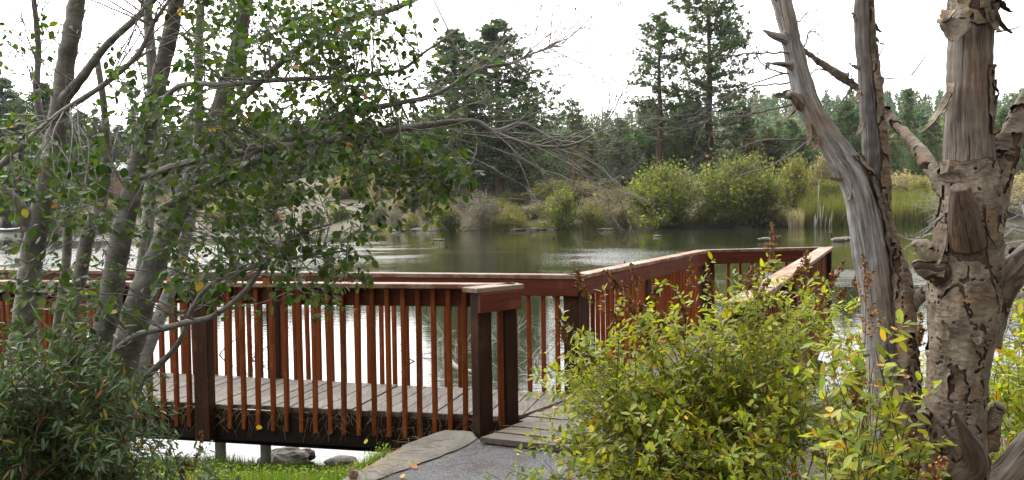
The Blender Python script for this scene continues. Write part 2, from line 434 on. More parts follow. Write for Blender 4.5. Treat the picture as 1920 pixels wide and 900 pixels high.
def plank_run(mb, a0, a1, b0, b1, width=.14, gap=.009, z=0, th=.038):
    """planks spanning from line a to line b"""
    L = (v2(a1) - v2(a0)).length; n = max(1, int(L / width))
    for i in range(n):
        t0, t1 = i / n, (i + 1) / n; g = gap / L
        q = [v2(a0).lerp(v2(a1), t0 + g / 2), v2(a0).lerp(v2(a1), t1 - g / 2), v2(b0).lerp(v2(b1), t1 - g / 2), v2(b0).lerp(v2(b1), t0 + g / 2)]
        e = (q[2] - q[1]).normalized()
        r = rng.normal(0, .006, 2); q[0] = q[0] + e * r[0]; q[1] = q[1] + e * r[0]; q[2] = q[2] + e * r[1]; q[3] = q[3] + e * r[1]
        zz = z + rng.normal(0, .002); zt = [zz + rng.normal(0, .0015) for _ in range(4)]
        ins = .004; c = sum(q, Vector((0, 0))) / 4
        lo = [(p.x, p.y, zz - th) for p in q]; mid = [(p.x, p.y, h - .004) for p, h in zip(q, zt)]
        top = [((p + (c - p).normalized() * ins).x, (p + (c - p).normalized() * ins).y, h) for p, h in zip(q, zt)]
        V = lo + mid + top
        f = [(3, 2, 1, 0), (8, 9, 10, 11)] + [(k + i2, k + (i2 + 1) % 4, k + 4 + (i2 + 1) % 4, k + 4 + i2) for k in (0, 4) for i2 in range(4)]
        s = .8 + rng.random() * .38; tcol = np.array((1, .97 + rng.normal(0, .02), .94 + rng.normal(0, .03))) * s
        if rng.random() < .12: tcol = tcol * (1.1, .92, .82)
        mb.add(V, f, 0, np.clip(tcol, .3, 1.6))

bw = thing('boardwalk', 'weathered grey plank boardwalk leading from the path out over the water', 'boardwalk', (.4, 7.2, 0))
def cross2(p, d, q, e):                 # where p + t d meets q + s e
    k = d.x * e.y - d.y * e.x; t = ((q.x - p.x) * e.y - (q.y - p.y) * e.x) / k; return p + d * t
mb = MB(); nW = Vector((-dW.y, dW.x)); nW = nW if nW.y > 0 else -nW
s_ = (C1 - PF).dot(dW) + .03
while s_ < 6.9:
    e_ = s_ + .14; ends = []
    for q in (s_, e_):
        p = PF + dW * q; ends.append((p if q >= 0 else cross2(p, nW, PF, (C1 - PF)), cross2(p, nW, C1, dB)))
    plank_run(mb, ends[0][0], ends[1][0], ends[0][1], ends[1][1], .5, .010); s_ = e_
mb.build('side_walkway_planks', M['deck'], bw, smooth_=False)
# entry and platform planks run square to the pier
mb = MB()
perp = Vector((uL.y, -uL.x))
ent_l = v2(at(897, 819, 0)); ent_r = ent_l + (v2(at(1080, 838, 0)) - ent_l).normalized() * 1.75
plank_run(mb, ent_l, P2 + perp * .09, ent_r, R0 + uR * .6, .15, .02)
plank_run(mb, P2 + perp * .05, C1 - perp * -.0, R0 + uR * .6, Rn + uR * .4, .145, .01)
plank_run(mb, C1, C2, Rn + uR * .4, C3, .145, .01)
mb.build('pier_planks', M['deck_pier'], bw, smooth_=False)
def beam(name, a, b, z0, z1, th, m, par, off=0.0):
    a, b = v2(a), v2(b); d = (b - a).normalized(); n = Vector((-d.y, d.x)); c = (a + b) / 2 + n * off
    x = MB(); x.box((c.x, c.y, (z0 + z1) / 2), (b - a).length, th, z1 - z0, d, .004)
    org = (c.x, c.y, (z0 + z1) / 2); ang = math.atan2(d.y, d.x)
    # mesh kept along its own x axis so that the grain follows the board
    x = MB(); x.box((0, 0, 0), (b - a).length, th, z1 - z0, (1, 0, 0), .005)
    o = x.build(name, m, None, smooth_=False); o.parent = par; po = Vector(par['org'])
    o.location = Vector(org) - po; o.rotation_euler = (0, 0, ang); return o
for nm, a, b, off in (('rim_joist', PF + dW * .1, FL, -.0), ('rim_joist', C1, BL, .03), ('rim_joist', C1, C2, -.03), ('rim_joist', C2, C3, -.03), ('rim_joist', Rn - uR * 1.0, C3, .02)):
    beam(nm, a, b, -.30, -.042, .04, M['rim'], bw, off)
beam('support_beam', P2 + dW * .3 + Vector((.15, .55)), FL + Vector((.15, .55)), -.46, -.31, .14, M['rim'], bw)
for px in (376, 472, 800):
    p = at(px, 842, -.5); p = Vector((p.x, p.y - .35))
    k = (p - P2).dot(dW); q = P2 + dW * k + Vector((.15, .62)) + Vector((0, .0))
    x = MB(); x.box((q.x, q.y, -.85), .09, .09, .82, (1, .2, 0), .006, 0, (.62, .6, .56) if px < 700 else (.2, .15, .12))
    x.build('footing_post', M['paint'], bw)
for s in (.55, 2.3, 4.0):
    for base, u in ((C1, uL), (Rn, uR)):
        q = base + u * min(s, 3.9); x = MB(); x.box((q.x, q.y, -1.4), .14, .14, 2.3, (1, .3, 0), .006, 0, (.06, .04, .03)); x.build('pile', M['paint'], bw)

NB = [0]
def railing(label, A, B, side, posts, first=.06, zb=-.2, cap_ext=(0.0, 0.0), cap_w=.15, post_z=-.29, spacing=.13, skip=(), post_w=.14, cap_off=.03, group='railings of the boardwalk', lastgap=.06):
    """side=+1: the outer face lies to the left of A->B. Fascia inside, balusters outside."""
    A, B = v2(A), v2(B); d = (B - A).normalized(); L = (B - A).length; n = Vector((-d.y, d.x)) * side; ang = math.atan2(d.y, d.x)
    org = (A.x, A.y, 0); root = thing('wooden_railing', label, 'railing', org, group); po = Vector(org)
    off = lambda k: k * side
    beam('cap_rail', A - d * cap_ext[0], B + d * cap_ext[1], CAP - .038, CAP, cap_w, M['cap'], root, off(cap_off))
    beam('fascia_board', A, B, CAP - .185, CAP - .041, .036, M['fascia'], root, off(-.02))
    me = None; pm = None
    for s in posts:
        p = A + d * s + n * (post_w * .36 + .001)
        x = MB(); x.box((0, 0, (CAP - .042 + post_z) / 2), post_w, post_w * .72, CAP - .042 - post_z, (1, 0, 0), .006)
        o = x.build('post', M['post'], None, smooth_=False); o.parent = root; o.location = Vector((p.x, p.y, 0)) - po; o.rotation_euler = (rng.normal(0, .003), rng.normal(0, .003), ang)
    s = first
    while s < L - lastgap:
        if all(abs(s - q) > post_w / 2 + .03 for q in posts):
            h = CAP - .043 - zb
            if me is None:
                x = MB(); x.box((0, 0, 0), .037, .037, h, (1, 0, 0), .004); o = x.build('baluster', M['baluster'], None, smooth_=False); me = o
            else: o = me.copy(); C.objects.link(o)
            p = A + d * s + n * .024
            o.parent = root; o.location = Vector((p.x, p.y, CAP - .043 - h / 2)) - po
            o.rotation_euler = (rng.normal(0, .003), rng.normal(0, .004), ang + rng.normal(0, .03))
        s += spacing * (1 + rng.normal(0, .025))
    return root

sA = (v2(at(381, 760, 0)) - PF).dot(dW)
railing('long dark red railing along the near side of the walkway, seen through the alder leaves', PF, FL, 1, [sA, sA + 2.6], first=.40, cap_ext=(.02, 0), cap_off=.02)
sB = (v2(at(528, 704, 0)) - C1).dot(dB); sB2 = (v2(at(115, 692, 0)) - C1).dot(dB)
railing('long red railing along the water side of the walkway behind the near one', C1, BL, -1, [.07, sB, sB2], first=.2, cap_ext=(.06, 0))
railing('reddish railing climbing from the corner post up the left side of the pier', C1, C2, 1, [.13, (C2 - C1).length * .46, (C2 - C1).length - .05], cap_ext=(.05, .03), first=.25, spacing=.135)
railing('short railing closing the far end of the pier', C2, C3, 1, [.06, (C3 - C2).length - .1], cap_ext=(.08, .05), first=.16, spacing=.165)
railing('pale capped railing on the right side of the pier, rising out of the bush', R0, C3, -1, [(Rn - R0).length + .9, (C3 - R0).length - .07, .1, 2.0], cap_ext=(0, .09), first=.2, spacing=.105, cap_w=.17)
dP = (P1 - P2).normalized()
LP = (P1 - P2).length
nP = Vector((-dP.y, dP.x))
railing('very short return railing of two stout posts at the entrance to the boardwalk', P2 + dP * -.07, P1 + dP * .07, -1, [.075, LP + .06], first=.175, spacing=.07, cap_ext=(.03, .03), zb=-.03, post_z=-.12, post_w=.13, cap_w=.17, cap_off=.05, lastgap=.16)

# ------------------------------------------------------------------ path and edging slab
def sheet(name, outline, z, th, m, label, kind=None, cat=None, jag=0):
    P = [at(x, y, z) for x, y in outline]
    pts = []
    for i in range(len(P)):
        a, b = P[i], P[(i + 1) % len(P)]; n = max(2, int((b - a).length / .06))
        for k in range(n):
            q = a.lerp(b, k / n)
            pts.append((q.x + rng.normal(0, jag), q.y + rng.normal(0, jag), z))
    n = len(pts); c = np.mean(pts, 0); V = pts + [(p[0] + (p[0] - c[0]) * .015, p[1] + (p[1] - c[1]) * .015, z - .012) for p in pts] + [(p[0] + (p[0] - c[0]) * .03, p[1], z - th) for p in pts]
    x = MB(); x.add(V, [(i + k * n, (i + 1) % n + k * n, (i + 1) % n + (k + 1) * n, i + (k + 1) * n) for k in (0, 1) for i in range(n)])
    x.loops.append(np.arange(n)); x.sizes.append(np.array([n])); x.mi.append(np.array([0]))
    return tag(x.build(name, m, smooth_=False), label, cat, None, kind)
sheet('path', [(897, 823), (1080, 845), (1330, 880), (1500, 1150), (900, 1500), (250, 1500), (560, 960), (700, 896), (800, 862), (868, 836)], -.055, .12, M['asphalt'], 'grey asphalt path in front of the boardwalk', 'structure', None, .004)
sheet('concrete_edging', [(893, 822), (884, 809), (835, 806), (800, 817), (757, 835), (715, 860), (672, 884), (630, 904), (480, 1000), (200, 1500), (330, 1500), (560, 975), (705, 899), (800, 864), (868, 838)], -.045, .22, M['concrete'], 'stained concrete edging slab strewn with needles left of the path', 'structure', None, .006)

# ------------------------------------------------------------------ far vegetation
def landmark(px):
    for lim, ph in ((860, 'left of the pair of tall pines'), (1000, 'under the pair of tall pines'), (1130, 'around the thin reddish trunk'), (1280, 'around the sparse tall pine'), (1440, 'behind the two large willows'), (1600, 'between the willows and the forked dead tree'), (1760, 'between the two dead trees')):
        if px < lim: return ph
    return 'right of the thick dead tree'
KIND_WORD = {'sage': 'grey sagebrush', 'tan': 'dry tan bush', 'olive': 'dull olive bush', 'grey': 'leafless grey bush', 'willow2': 'light green bush', 'cone': 'pointed conifer', 'big1': 'broad crowned pine', 'big2': 'narrow crowned pine', 'oliv': 'olive brown conifer'}
GZ1 = lambda x, y: float(ground_z(x, y))
PINE_PAL = [(.062, .125, .055), (.080, .145, .060), (.110, .155, .060), (.140, .145, .060), (.062, .120, .072)]
OLIVE_PAL = [(.12, .11, .035), (.070, .075, .034), (.10, .085, .035)]
def pine_mesh(H=10.0, W=2.2, cs=.25, n_limb=110, bare=.0, pal=PINE_PAL, seed=0, lean=0, shape='pine', clump=.16, per=9, tris=9, trunk_col=(.16, .085, .055)):
    """trunk, limbs and needles of one conifer of height H at the origin"""
    r = np.random.default_rng(seed); tr = MB(); nb = MB()
    zs = np.linspace(0, H, 12); wob = np.cumsum(r.normal(0, .03, (12, 2)), 0); wob -= wob[0]
    ax = lambda z: np.array([np.interp(z, zs, wob[:, 0]) + lean * z, np.interp(z, zs, wob[:, 1]), z])
    r0 = H * .016 + .03
    tr.tube([ax(z) for z in zs], [max(.015, r0 * (1 - z / H) ** .8 + .008) for z in zs], 7, 0, trunk_col)
    pos, dr = [], []
    for i in range(n_limb):
        t = cs + (1 - cs) * ((i + r.random()) / n_limb) ** .9
        z = H * t; k = (t - cs) / (1 - cs)
        prof = {'pine': (1 - k) ** .72 * (.6 + .4 * min(1, k * 4 + .25)), 'cone': (1 - k) ** .95, 'round': math.sqrt(max(0, 1 - (2 * k - .8) ** 2 / 1.5))}[shape]
        Ln = W * prof * r.uniform(.5, 1.12) + .08
        a = r.uniform(0, 2 * math.pi); el = r.uniform(-.25, .35) + .5 * k
        d = np.array([math.cos(a) * math.cos(el), math.sin(a) * math.cos(el), math.sin(el)])
        p0 = ax(z); pts = [p0, p0 + d * Ln * .5 + (0, 0, -.03 * Ln), p0 + d * Ln + (0, 0, .10 * Ln)]
        tr.tube(pts, [.012 * H / 10 + .012, .012, .005], 3, 0, tuple(np.array(trunk_col) * .6), cap=False)
        if r.random() < bare: continue
        m = max(3, int(per * (Ln / W + .3)))
        for j in range(m):
            u = 1 - (j / m) * r.uniform(.55, .8) ; q = pts[0] + (pts[2] - pts[0]) * u
            q = q + r.normal(0, .10 * Ln * .6 + clump * .5, 3) * (1, 1, .45)
            pos.append(q); dr.append(d)
    pos = np.array(pos); dr = np.array(dr); N = len(pos)
    cl = pick(pal, N, .22)
    P = np.repeat(pos, tris, 0); D = rdir(N * tris) + np.repeat(dr, tris, 0) * .5 + (0, 0, .35)
    P = P + rdir(N * tris) * clump * .35
    scatter(nb, blade_template(.34), P, D, rdir(N * tris), clump * r.uniform(.7, 1.5, N * tris), np.repeat(cl, tris, 0) * r.uniform(.8, 1.2, (N * tris, 1)))
    return tr, nb
_far = {}
def far_tree(key, mk, px, Y, top, label, cat, name, group, base_px=None, wscale=1.0, parts=('trunk', 'crown'), sink=.1, ref_h=10.0, pbot=None, mats=None):
    """stands on the terrain at column px and distance Y; its top reaches the picture row top"""
    p = atd(px, 400, Y); g = GZ1(p.x, Y) - sink
    h = max(.3, atd(px, top, Y).z - g)
    if key not in _far:
        t, n = mk(); mats = mats or (M['farbark'], M['needle'])
        root = thing(name, label, cat, (0, 0, 0), group); t.build(parts[0], mats[0], root); n.build(parts[1], mats[1], root); _far[key] = (root, name); o = root
    else: o = copy_tree(_far[key][0], label); o['label'] = label; o.name = name
    if group: o['group'] = group
    o['category'] = cat
    s = h / ref_h; o.location = (p.x, Y, g); o.scale = (s * wscale, s * wscale, s); o.rotation_euler = (0, 0, rng.uniform(0, 6.28))
    return o
G_P = 'pines across the lake'
big1 = lambda: pine_mesh(10, 3.3, .13, 250, 0, PINE_PAL, 1, 0, 'pine', .15, 18, 10)
big2 = lambda: pine_mesh(10, 2.6, .10, 210, 0, PINE_PAL, 2, 0, 'pine', .15, 18, 10)
spar = lambda: pine_mesh(10, 1.5, .28, 115, .1, PINE_PAL, 3, 0.0, 'round', .14, 14, 10, (.15, .09, .06))
open_ = lambda: pine_mesh(10, 1.95, .16, 150, .08, PINE_PAL, 4, 0, 'round', .15, 17, 10, (.10, .065, .05))
snag = lambda: pine_mesh(10, 1.1, .78, 45, .1, PINE_PAL, 5, 0, 'round', .2, 6, 9, (.24, .10, .065))
cone = lambda: pine_mesh(10, 1.9, .05, 120, 0, PINE_PAL, 6, 0, 'cone', .26, 7, 8)
oliv = lambda: pine_mesh(10, 2.4, .04, 120, 0, OLIVE_PAL, 7, 0, 'cone', .30, 7, 8)
junip = lambda: pine_mesh(10, 4.2, .02, 120, 0, [(.09, .115, .085), (.10, .12, .09)], 8, 0, 'round', .5, 7, 9)
darkb = lambda: pine_mesh(10, 3.4, .04, 120, 0, [(.05, .058, .034), (.06, .064, .036)], 9, 0, 'round', .45, 7, 9)
far_tree('big1', big1, 937, 124, 42, 'tall full ponderosa pine, right one of the pair left of centre across the lake', 'pine tree', 'pine_tree', G_P, wscale=1.6)
far_tree('big2', big2, 862, 126, 58, 'tall narrower pine just left of the full ponderosa', 'pine tree', 'pine_tree', G_P, wscale=1.7)
far_tree('spar', spar, 1240, 122, 32, 'tall sparse pine with a thin see-through top left of the tallest pine', 'pine tree', 'pine_tree', G_P, wscale=1.15)
far_tree('open_', open_, 1331, 124, -38, 'tallest pine across the lake with open boughs and its top cut by the picture edge', 'pine tree', 'pine_tree', G_P, wscale=1.2)
far_tree('snag', snag, 1076, 116, 193, 'thin pine with a bare reddish trunk and a small tuft on top', 'pine tree', 'pine_tree', G_P)
far_tree('big2', big2, 1215, 130, 190, 'bushy mid height pine under the sparse tall pine', 'pine tree', 'pine_tree', G_P, wscale=1.9)
far_tree('big1', big1, 1285, 128, 205, 'broad low pine between the two tallest pines', 'pine tree', 'pine_tree', G_P, wscale=1.7)
far_tree('oliv', oliv, 1396, 126, 202, 'yellowish young conifer with a pointed top right of the tallest pine', 'conifer', 'conifer', G_P, wscale=1.1)
far_tree('junip', junip, 1168, 118, 272, 'silvery green juniper left of the sparse tall pine', 'juniper', 'juniper_tree', None, wscale=1.0)
far_tree('darkb', darkb, 1448, 120, 262, 'dark brownish green bushy conifer right of the big willows', 'conifer', 'conifer', G_P)
far_tree('oliv', oliv, 1110, 128, 268, 'olive brown conifer behind the reddish trunk', 'conifer', 'conifer', G_P, wscale=1.4)
far_tree('big1', big1, 1590, 150, 192, 'dark pine behind the dead trunk that forks', 'pine tree', 'pine_tree', G_P, wscale=1.5)
far_tree('cone', cone, 1698, 165, 168, 'pointed pine standing between the two dead trunks', 'pine tree', 'pine_tree', G_P, wscale=1.35)
far_tree('big1', big1, 1655, 160, 250, 'low broad pine left of the pointed one between the dead trunks', 'pine tree', 'pine_tree', G_P, wscale=1.9)
far_tree('big1', big1, 1735, 150, 245, 'low broad pine right of the pointed one between the dead trunks', 'pine tree', 'pine_tree', G_P, wscale=1.7)
far_tree('big2', big2, 1885, 140, 205, 'pine behind the right dead trunk', 'pine tree', 'pine_tree', G_P, wscale=1.3)
far_tree('big2', big2, 985, 132, 205, 'shorter pine leaning out right of the full ponderosa', 'pine tree', 'pine_tree', G_P, wscale=1.5)
far_tree('big1', big1, 800, 135, 215, 'shorter pine left of the pair of tall ones', 'pine tree', 'pine_tree', G_P, wscale=1.2)
far_tree('oliv', oliv, 735, 150, 270, 'olive conifer on the slope seen under the long alder branches', 'conifer', 'conifer', G_P, wscale=1.3)
far_tree('big1', big1, 905, 136, 270, 'low dark pine filling in beneath the pair of tall ones', 'pine tree', 'pine_tree', G_P, wscale=2.1)
# trees on the left seen through the alder, and the belt behind
k = 0
for px, Y, top in ((12, 190, 150), (48, 200, 185), (85, 196, 160), (125, 205, 215), (168, 210, 240), (215, 215, 255), (262, 225, 245), (300, 215, 262), (350, 230, 240), (402, 220, 262), (455, 235, 250), (510, 220, 266), (560, 230, 250), (610, 215, 262), (650, 225, 240), (-30, 190, 140), (-70, 195, 170), (700, 240, 245), *[(q, 235, 200 + (q * 7) % 40) for q in range(-60, 700, 24)]):
    key, mk = (('big1', big1), ('cone', cone), ('big2', big2))[k % 3]; k += 1
    far_tree(key, mk, px, Y, top, 'distant ' + KIND_WORD[key] + ' across the left arm of the lake, glimpsed through the alder', 'pine tree', 'pine_tree', 'pines behind the alder', wscale=1.5)
k = 0
for px in range(650, 1975, 15):
    if 1190 < px < 1360: continue
    key, mk = (('cone', cone), ('big2', big2), ('oliv', oliv), ('cone', cone), ('big1', big1))[k % 5]; k += 1
    Y = rng.uniform(140, 235); far_tree(key, mk, px + rng.normal(0, 6), Y, rng.uniform(222, 268), 'mid distance ' + KIND_WORD[key] + ' ' + landmark(px), 'conifer', 'conifer', 'conifers of the belt below the hill', wscale=rng.uniform(1.3, 1.9))

# the wood on the far hills: one mass
hb = MB(); ht = MB()
n = 3800; HY = 235 + rng.random(n) ** 1.0 * 530; PX = rng.uniform(-200, 2120, n); P0 = np.array([atd(a, 300, b) for a, b in zip(PX, HY)])
HX = P0[:, 0]; HZ = ground_z(HX, HY); HH = rng.uniform(8, 17, n)
nt_ = 120; rr = rng.random((n, nt_)) ** .75; ang_ = rng.uniform(0, 6.28, (n, nt_)); rad_ = (1 - rr) ** .9 * rng.uniform(.2, 1, (n, nt_)) * HH[:, None] * .2
pp = np.stack([HX[:, None] + np.cos(ang_) * rad_, HY[:, None] + np.sin(ang_) * rad_, HZ[:, None] + rr * HH[:, None]], -1).reshape(-1, 3)
dd = np.stack([np.cos(ang_), np.sin(ang_), -.2 + 0 * ang_], -1).reshape(-1, 3) + rng.normal(0, .4, (n * nt_, 3))
tc_ = np.repeat(pick(PINE_PAL, n, .2), nt_, 0)
scatter(hb, diamond_template(.75), pp, dd, rdir(n * nt_) + (0, 0, .6), np.repeat(HH, nt_) * rng.uniform(.06, .12, n * nt_), tc_)
tag(hb.build('hill_forest', M['needle']), 'hazy conifer wood covering the far hills', 'forest', None, 'stuff')

# shrubs ------------------------------------------------------------
def shrub_mesh(pal, H=3.0, W=2.0, nst=60, leaves=60, lsize=.13, twig=(.20, .17, .15), leafy=1.0, seed=0, tw=.018):
    r = np.random.default_rng(seed); st = MB(); lf = MB(); pos = []; dr = []
    lobes = [(r.uniform(-.5, .5) * W, r.uniform(-.5, .5) * W, r.uniform(.62, 1.0)) for _ in range(7)]
    for i in range(nst):
        lx, ly, lh = lobes[i % 7]
        ph = r.uniform(0, 6.28); rr = W * .5 * math.sqrt(r.random())
        hz = H * (.25 + .75 * lh) * r.uniform(.72, 1.05) * (1 - .42 * (math.hypot(lx, ly) / W))
        ex, ey = lx + math.cos(ph) * rr, ly + math.sin(ph) * rr; q_ = min(1, math.hypot(ex, ey) / (W * .95))
        hz = H * (.55 + .45 * lh) * math.sqrt(max(.02, 1 - q_ * q_)) * r.uniform(.7, 1.08)
        e = np.array([ex, ey, hz])
        b = np.array([e[0] * .25, e[1] * .25, 0]); m1 = b * .5 + e * .5 + (0, 0, H * .06) + r.normal(0, .05, 3) * H / 3
        st.tube([b, m1, e], [tw, tw * .7, tw * .3], 3, 0, tuple(np.array(twig) * r.uniform(.7, 1.2)), cap=False)
        for q in range(5):
            u = r.uniform(.3, .95); p = (1 - u) ** 2 * b + 2 * u * (1 - u) * m1 + u * u * e; w = p + r.normal(0, .16, 3) * H / 3 * 1.6 + (0, 0, .12 * H)
            st.tube([p, w], [tw * .45, tw * .15], 3, 0, tuple(np.array(twig) * r.uniform(.8, 1.3)), cap=False)
        nl = int(leaves * leafy)
        if nl:
            u = r.uniform(.12, 1.02, nl)[:, None]; p = (1 - u) ** 2 * b + 2 * u * (1 - u) * m1 + u * u * e
            p = p + r.normal(0, .17, (nl, 3)) * H / 3; pos.append(p); dr.append(np.tile((e - b) / np.linalg.norm(e - b), (nl, 1)))
    if pos:
        pos = np.concatenate(pos); dr = np.concatenate(dr); n = len(pos); pos[:, 2] = np.maximum(pos[:, 2], .03)
        cl = pick(pal, n, .2); big = fbm(pos[:, 0] * 2, pos[:, 1] * 2 + pos[:, 2] * 2.5, 1.0, 2, seed)[:, None]; cl = np.clip(cl * (1 + .45 * big), .01, 1)
        scatter(lf, diamond_template(.6), pos, dr + rdir(n) * .9, rdir(n) + (0, 0, .7), lsize * r.uniform(.6, 1.4, n), cl)
    return st, lf
YG = [(.150, .175, .036), (.115, .145, .036), (.18, .185, .048), (.10, .12, .04)]
OG = [(.18, .18, .06), (.14, .15, .055), (.21, .19, .075)]
GREY = [(.22, .20, .18), (.18, .165, .145), (.25, .23, .205)]
TAN = [(.26, .21, .15), (.22, .18, .13), (.20, .19, .15)]
RED = [(.26, .13, .08), (.22, .13, .09)]
kinds = {
 'willow': (lambda: shrub_mesh(YG, 3, 2.1, 130, 95, .125, (.2, .18, .15), 1, 21), 'yellow green willow', 3.0, 2.1),
 'willow2': (lambda: shrub_mesh(YG, 3, 1.7, 80, 80, .15, (.2, .18, .15), 1, 22), 'yellow green willow', 3.0, 1.7),
 'olive': (lambda: shrub_mesh(OG, 3, 2.0, 80, 60, .15, (.2, .18, .16), 1, 23), 'olive shrub', 3.0, 2.0),
 'grey': (lambda: shrub_mesh(GREY, 3, 2.2, 150, 12, .12, (.30, .275, .255), 1, 24, .022), 'bare grey shrub', 3.0, 2.2),
 'sage': (lambda: shrub_mesh(GREY + TAN, 3, 2.6, 110, 55, .16, (.22, .2, .17), 1, 25), 'sagebrush', 3.0, 2.6),
 'tan': (lambda: shrub_mesh(TAN, 3, 2.2, 90, 45, .17, (.24, .2, .15), 1, 26), 'tan shrub', 3.0, 2.2),
 'rust': (lambda: shrub_mesh(RED, 3, 2.6, 80, 45, .17, (.2, .12, .09), 1, 27), 'rust red shrub', 3.0, 2.6)}
def shrub(kind, px, pbase, ptop, pw, label, Y=None, group='shrubs along the far shore', name=None):
    mk, kd, rh, rw = kinds[kind]
    x0 = atd(px, 400, 100).x / 100
    if Y is None:
        Y = 100
        for _ in range(6): Y = float(np.interp(x0 * Y, SHX, SHY)) + .2
    o = far_tree(kind, mk, px, Y, ptop, label, 'shrub', name or {'willow': 'willow_shrub', 'willow2': 'willow_shrub', 'olive': 'olive_shrub', 'grey': 'bare_shrub', 'sage': 'sagebrush', 'tan': 'dry_shrub', 'rust': 'rusty_shrub'}[kind], group, parts=('stems', 'foliage'), sink=.05, ref_h=rh, mats=(M['farbark'], M['grassy']))
    wid = pw * Y / F; s = wid / (rw * 1.75); o.scale = (s, s, o.scale[2])
    return o
shrub('willow', 1256, 430, 306, 178, 'big rounded yellow green willow at the water edge, left one of the two largest')
shrub('willow', 1382, 430, 290, 185, 'big rounded yellow green willow at the water edge, right one of the two largest')
shrub('willow2', 1056, 430, 351, 92, 'bright yellow green willow at the shore left of the two largest willows')
shrub('olive', 1112, 430, 376, 72, 'olive shrub leaning on the bright willow at the shore')
shrub('willow2', 838, 430, 386, 58, 'small bright willow beside the grey bare shrub')
shrub('grey', 905, 430, 354, 95, 'bare grey branching shrub at the shore below the pair of tall pines')
shrub('olive', 962, 430, 384, 80, 'dull olive shrub right of the bare grey one')
shrub('olive', 772, 428, 396, 44, 'small olive shrub by the shore rock')
shrub('sage', 1160, 428, 372, 70, 'grey sagebrush between the bright willow and the large willows')
shrub('tan', 1462, 426, 384, 60, 'tan dry shrub at the right foot of the largest willow')
shrub('olive', 1495, 420, 288, 95, 'tall olive shrub right of the largest willow', Y=106)
shrub('willow2', 1560, 424, 335, 90, 'leafy green shrub above the reeds', Y=107)
shrub('tan', 1545, 380, 285, 80, 'pale dry bush above the reeds', Y=114)
shrub('tan', 1690, 395, 320, 110, 'pale dry bush between the two dead trunks', Y=112)
shrub('olive', 1730, 400, 330, 80, 'olive shrub behind the reeds left of the right dead trunk', Y=108)
shrub('willow2', 672, 350, 292, 60, 'light green shrub on the slope above the grey brush', Y=150)
shrub('olive', 945, 400, 356, 75, 'olive undergrowth behind the bare grey shrub', Y=120)
shrub('willow2', 1340, 425, 372, 110, 'low leafy clump between the two largest willows')
shrub('sage', 1165, 400, 350, 70, 'sagebrush behind the shore left of the large willows', Y=110)
shrub('rust', 1105, 350, 318, 48, 'rust red bush on the rise right of the reddish trunk', Y=128)
shrub('olive', 885, 370, 348, 60, 'green bush at the foot of the full ponderosa', Y=121)
shrub('sage', 1125, 350, 342, 60, 'dark grey sagebrush below the rust red bush', Y=122)
rs = np.random.default_rng(5)
for i in range(34):
    px = 690 + i * 5.5 + rs.normal(0, 4); yy = rs.uniform(1, 44)
    x0 = atd(px, 400, 100).x / 100; Y = 115
    for _ in range(6): Y = float(np.interp(x0 * Y, SHX, SHY)) + yy
    top = 388 - yy * 2.2 + rs.normal(0, 6)
    shrub(('grey', 'sage', 'grey', 'tan')[i % 4], px, 430, top, 52, {'grey': 'leafless grey shrub', 'sage': 'grey sagebrush', 'tan': 'tan dry shrub'}[('grey', 'sage', 'grey', 'tan')[i % 4]] + ' in the thicket below the tip of the leafy alder branch', Y=Y, group='grey brush of the left bank')
for i in range(110):
    px = rs.uniform(800, 1180) if i % 2 else rs.uniform(1440, 1960); t = rs.uniform(4, 55); x0 = atd(px, 400, 100).x / 100; Y = 100
    for _ in range(6): Y = float(np.interp(x0 * Y, SHX, SHY)) + t
    g = GZ1(x0 * Y, Y); hh = rs.uniform(1.4, 3.4); top = 390 - (g + hh - 1.6) / Y * F
    kd_ = ('sage', 'tan', 'sage', 'olive', 'grey')[i % 5]; shrub(kd_, px, 430, top, hh * 2.0 / Y * F * 1.5, KIND_WORD[kd_] + ' on the rising bank, ' + landmark(px), Y=Y, group='low brush behind the shore')
for i in range(40):
    px = rs.uniform(-60, 680); t = rs.uniform(2, 45); x0 = atd(px, 400, 100).x / 100; Y = 130
    for _ in range(8): Y = float(np.interp(x0 * Y, SHX, SHY)) + t
    g = GZ1(x0 * Y, Y); hh = rs.uniform(1.5, 4.5); top = 390 + (960 - px) * .015 - (g + hh - 1.6) / Y * F
    shrub(('sage', 'olive', 'tan', 'willow2', 'grey')[i % 5], px, 430, top, hh * 2.0 / Y * F * 1.3, KIND_WORD[('sage', 'olive', 'tan', 'willow2', 'grey')[i % 5]] + ' across the left arm of the lake, behind the alder', Y=Y, group='brush across the left arm')

# reeds and shore grass (stuff)
def blades(mb, X, Y, Z, h, pal, w=.05, lean=.25):
    n = len(X); P = np.stack([X, Y, Z], 1); D = np.stack([rng.normal(0, lean, n), rng.normal(0, lean, n), np.ones(n)], 1)
    scatter(mb, blade_template(w), P, D, rdir(n) * (1, 1, .1), h, pick(pal, n, .2))
rb = MB(); n = 9000; px = rng.uniform(1500, 1758, n); Xd = (px - 960) / F; Yr = np.interp(Xd * 98, SHX, SHY) + rng.uniform(-1.2, 5, n); Xr = Xd * Yr + .0
blades(rb, Xr, Yr, np.maximum(ground_z(Xr, Yr), WATER_Z) - .05, rng.uniform(1.6, 3.4, n), [(.12, .165, .04), (.10, .14, .04), (.17, .17, .055), (.21, .17, .08)], .05, .14)
n = 700; px = rng.uniform(1480, 1506, n); Xd = (px - 960) / F; Yr = 97.5 + rng.uniform(0, 2, n); blades(rb, Xd * Yr, Yr, np.full(n, -.95), rng.uniform(1, 2.4, n), [(.45, .42, .37), (.36, .32, .27)], .045, .12)
tag(rb.build('reeds', M['grassy']), 'tall green reeds at the far shore behind the forked dead trunk', 'reeds', None, 'stuff')
gb = MB()
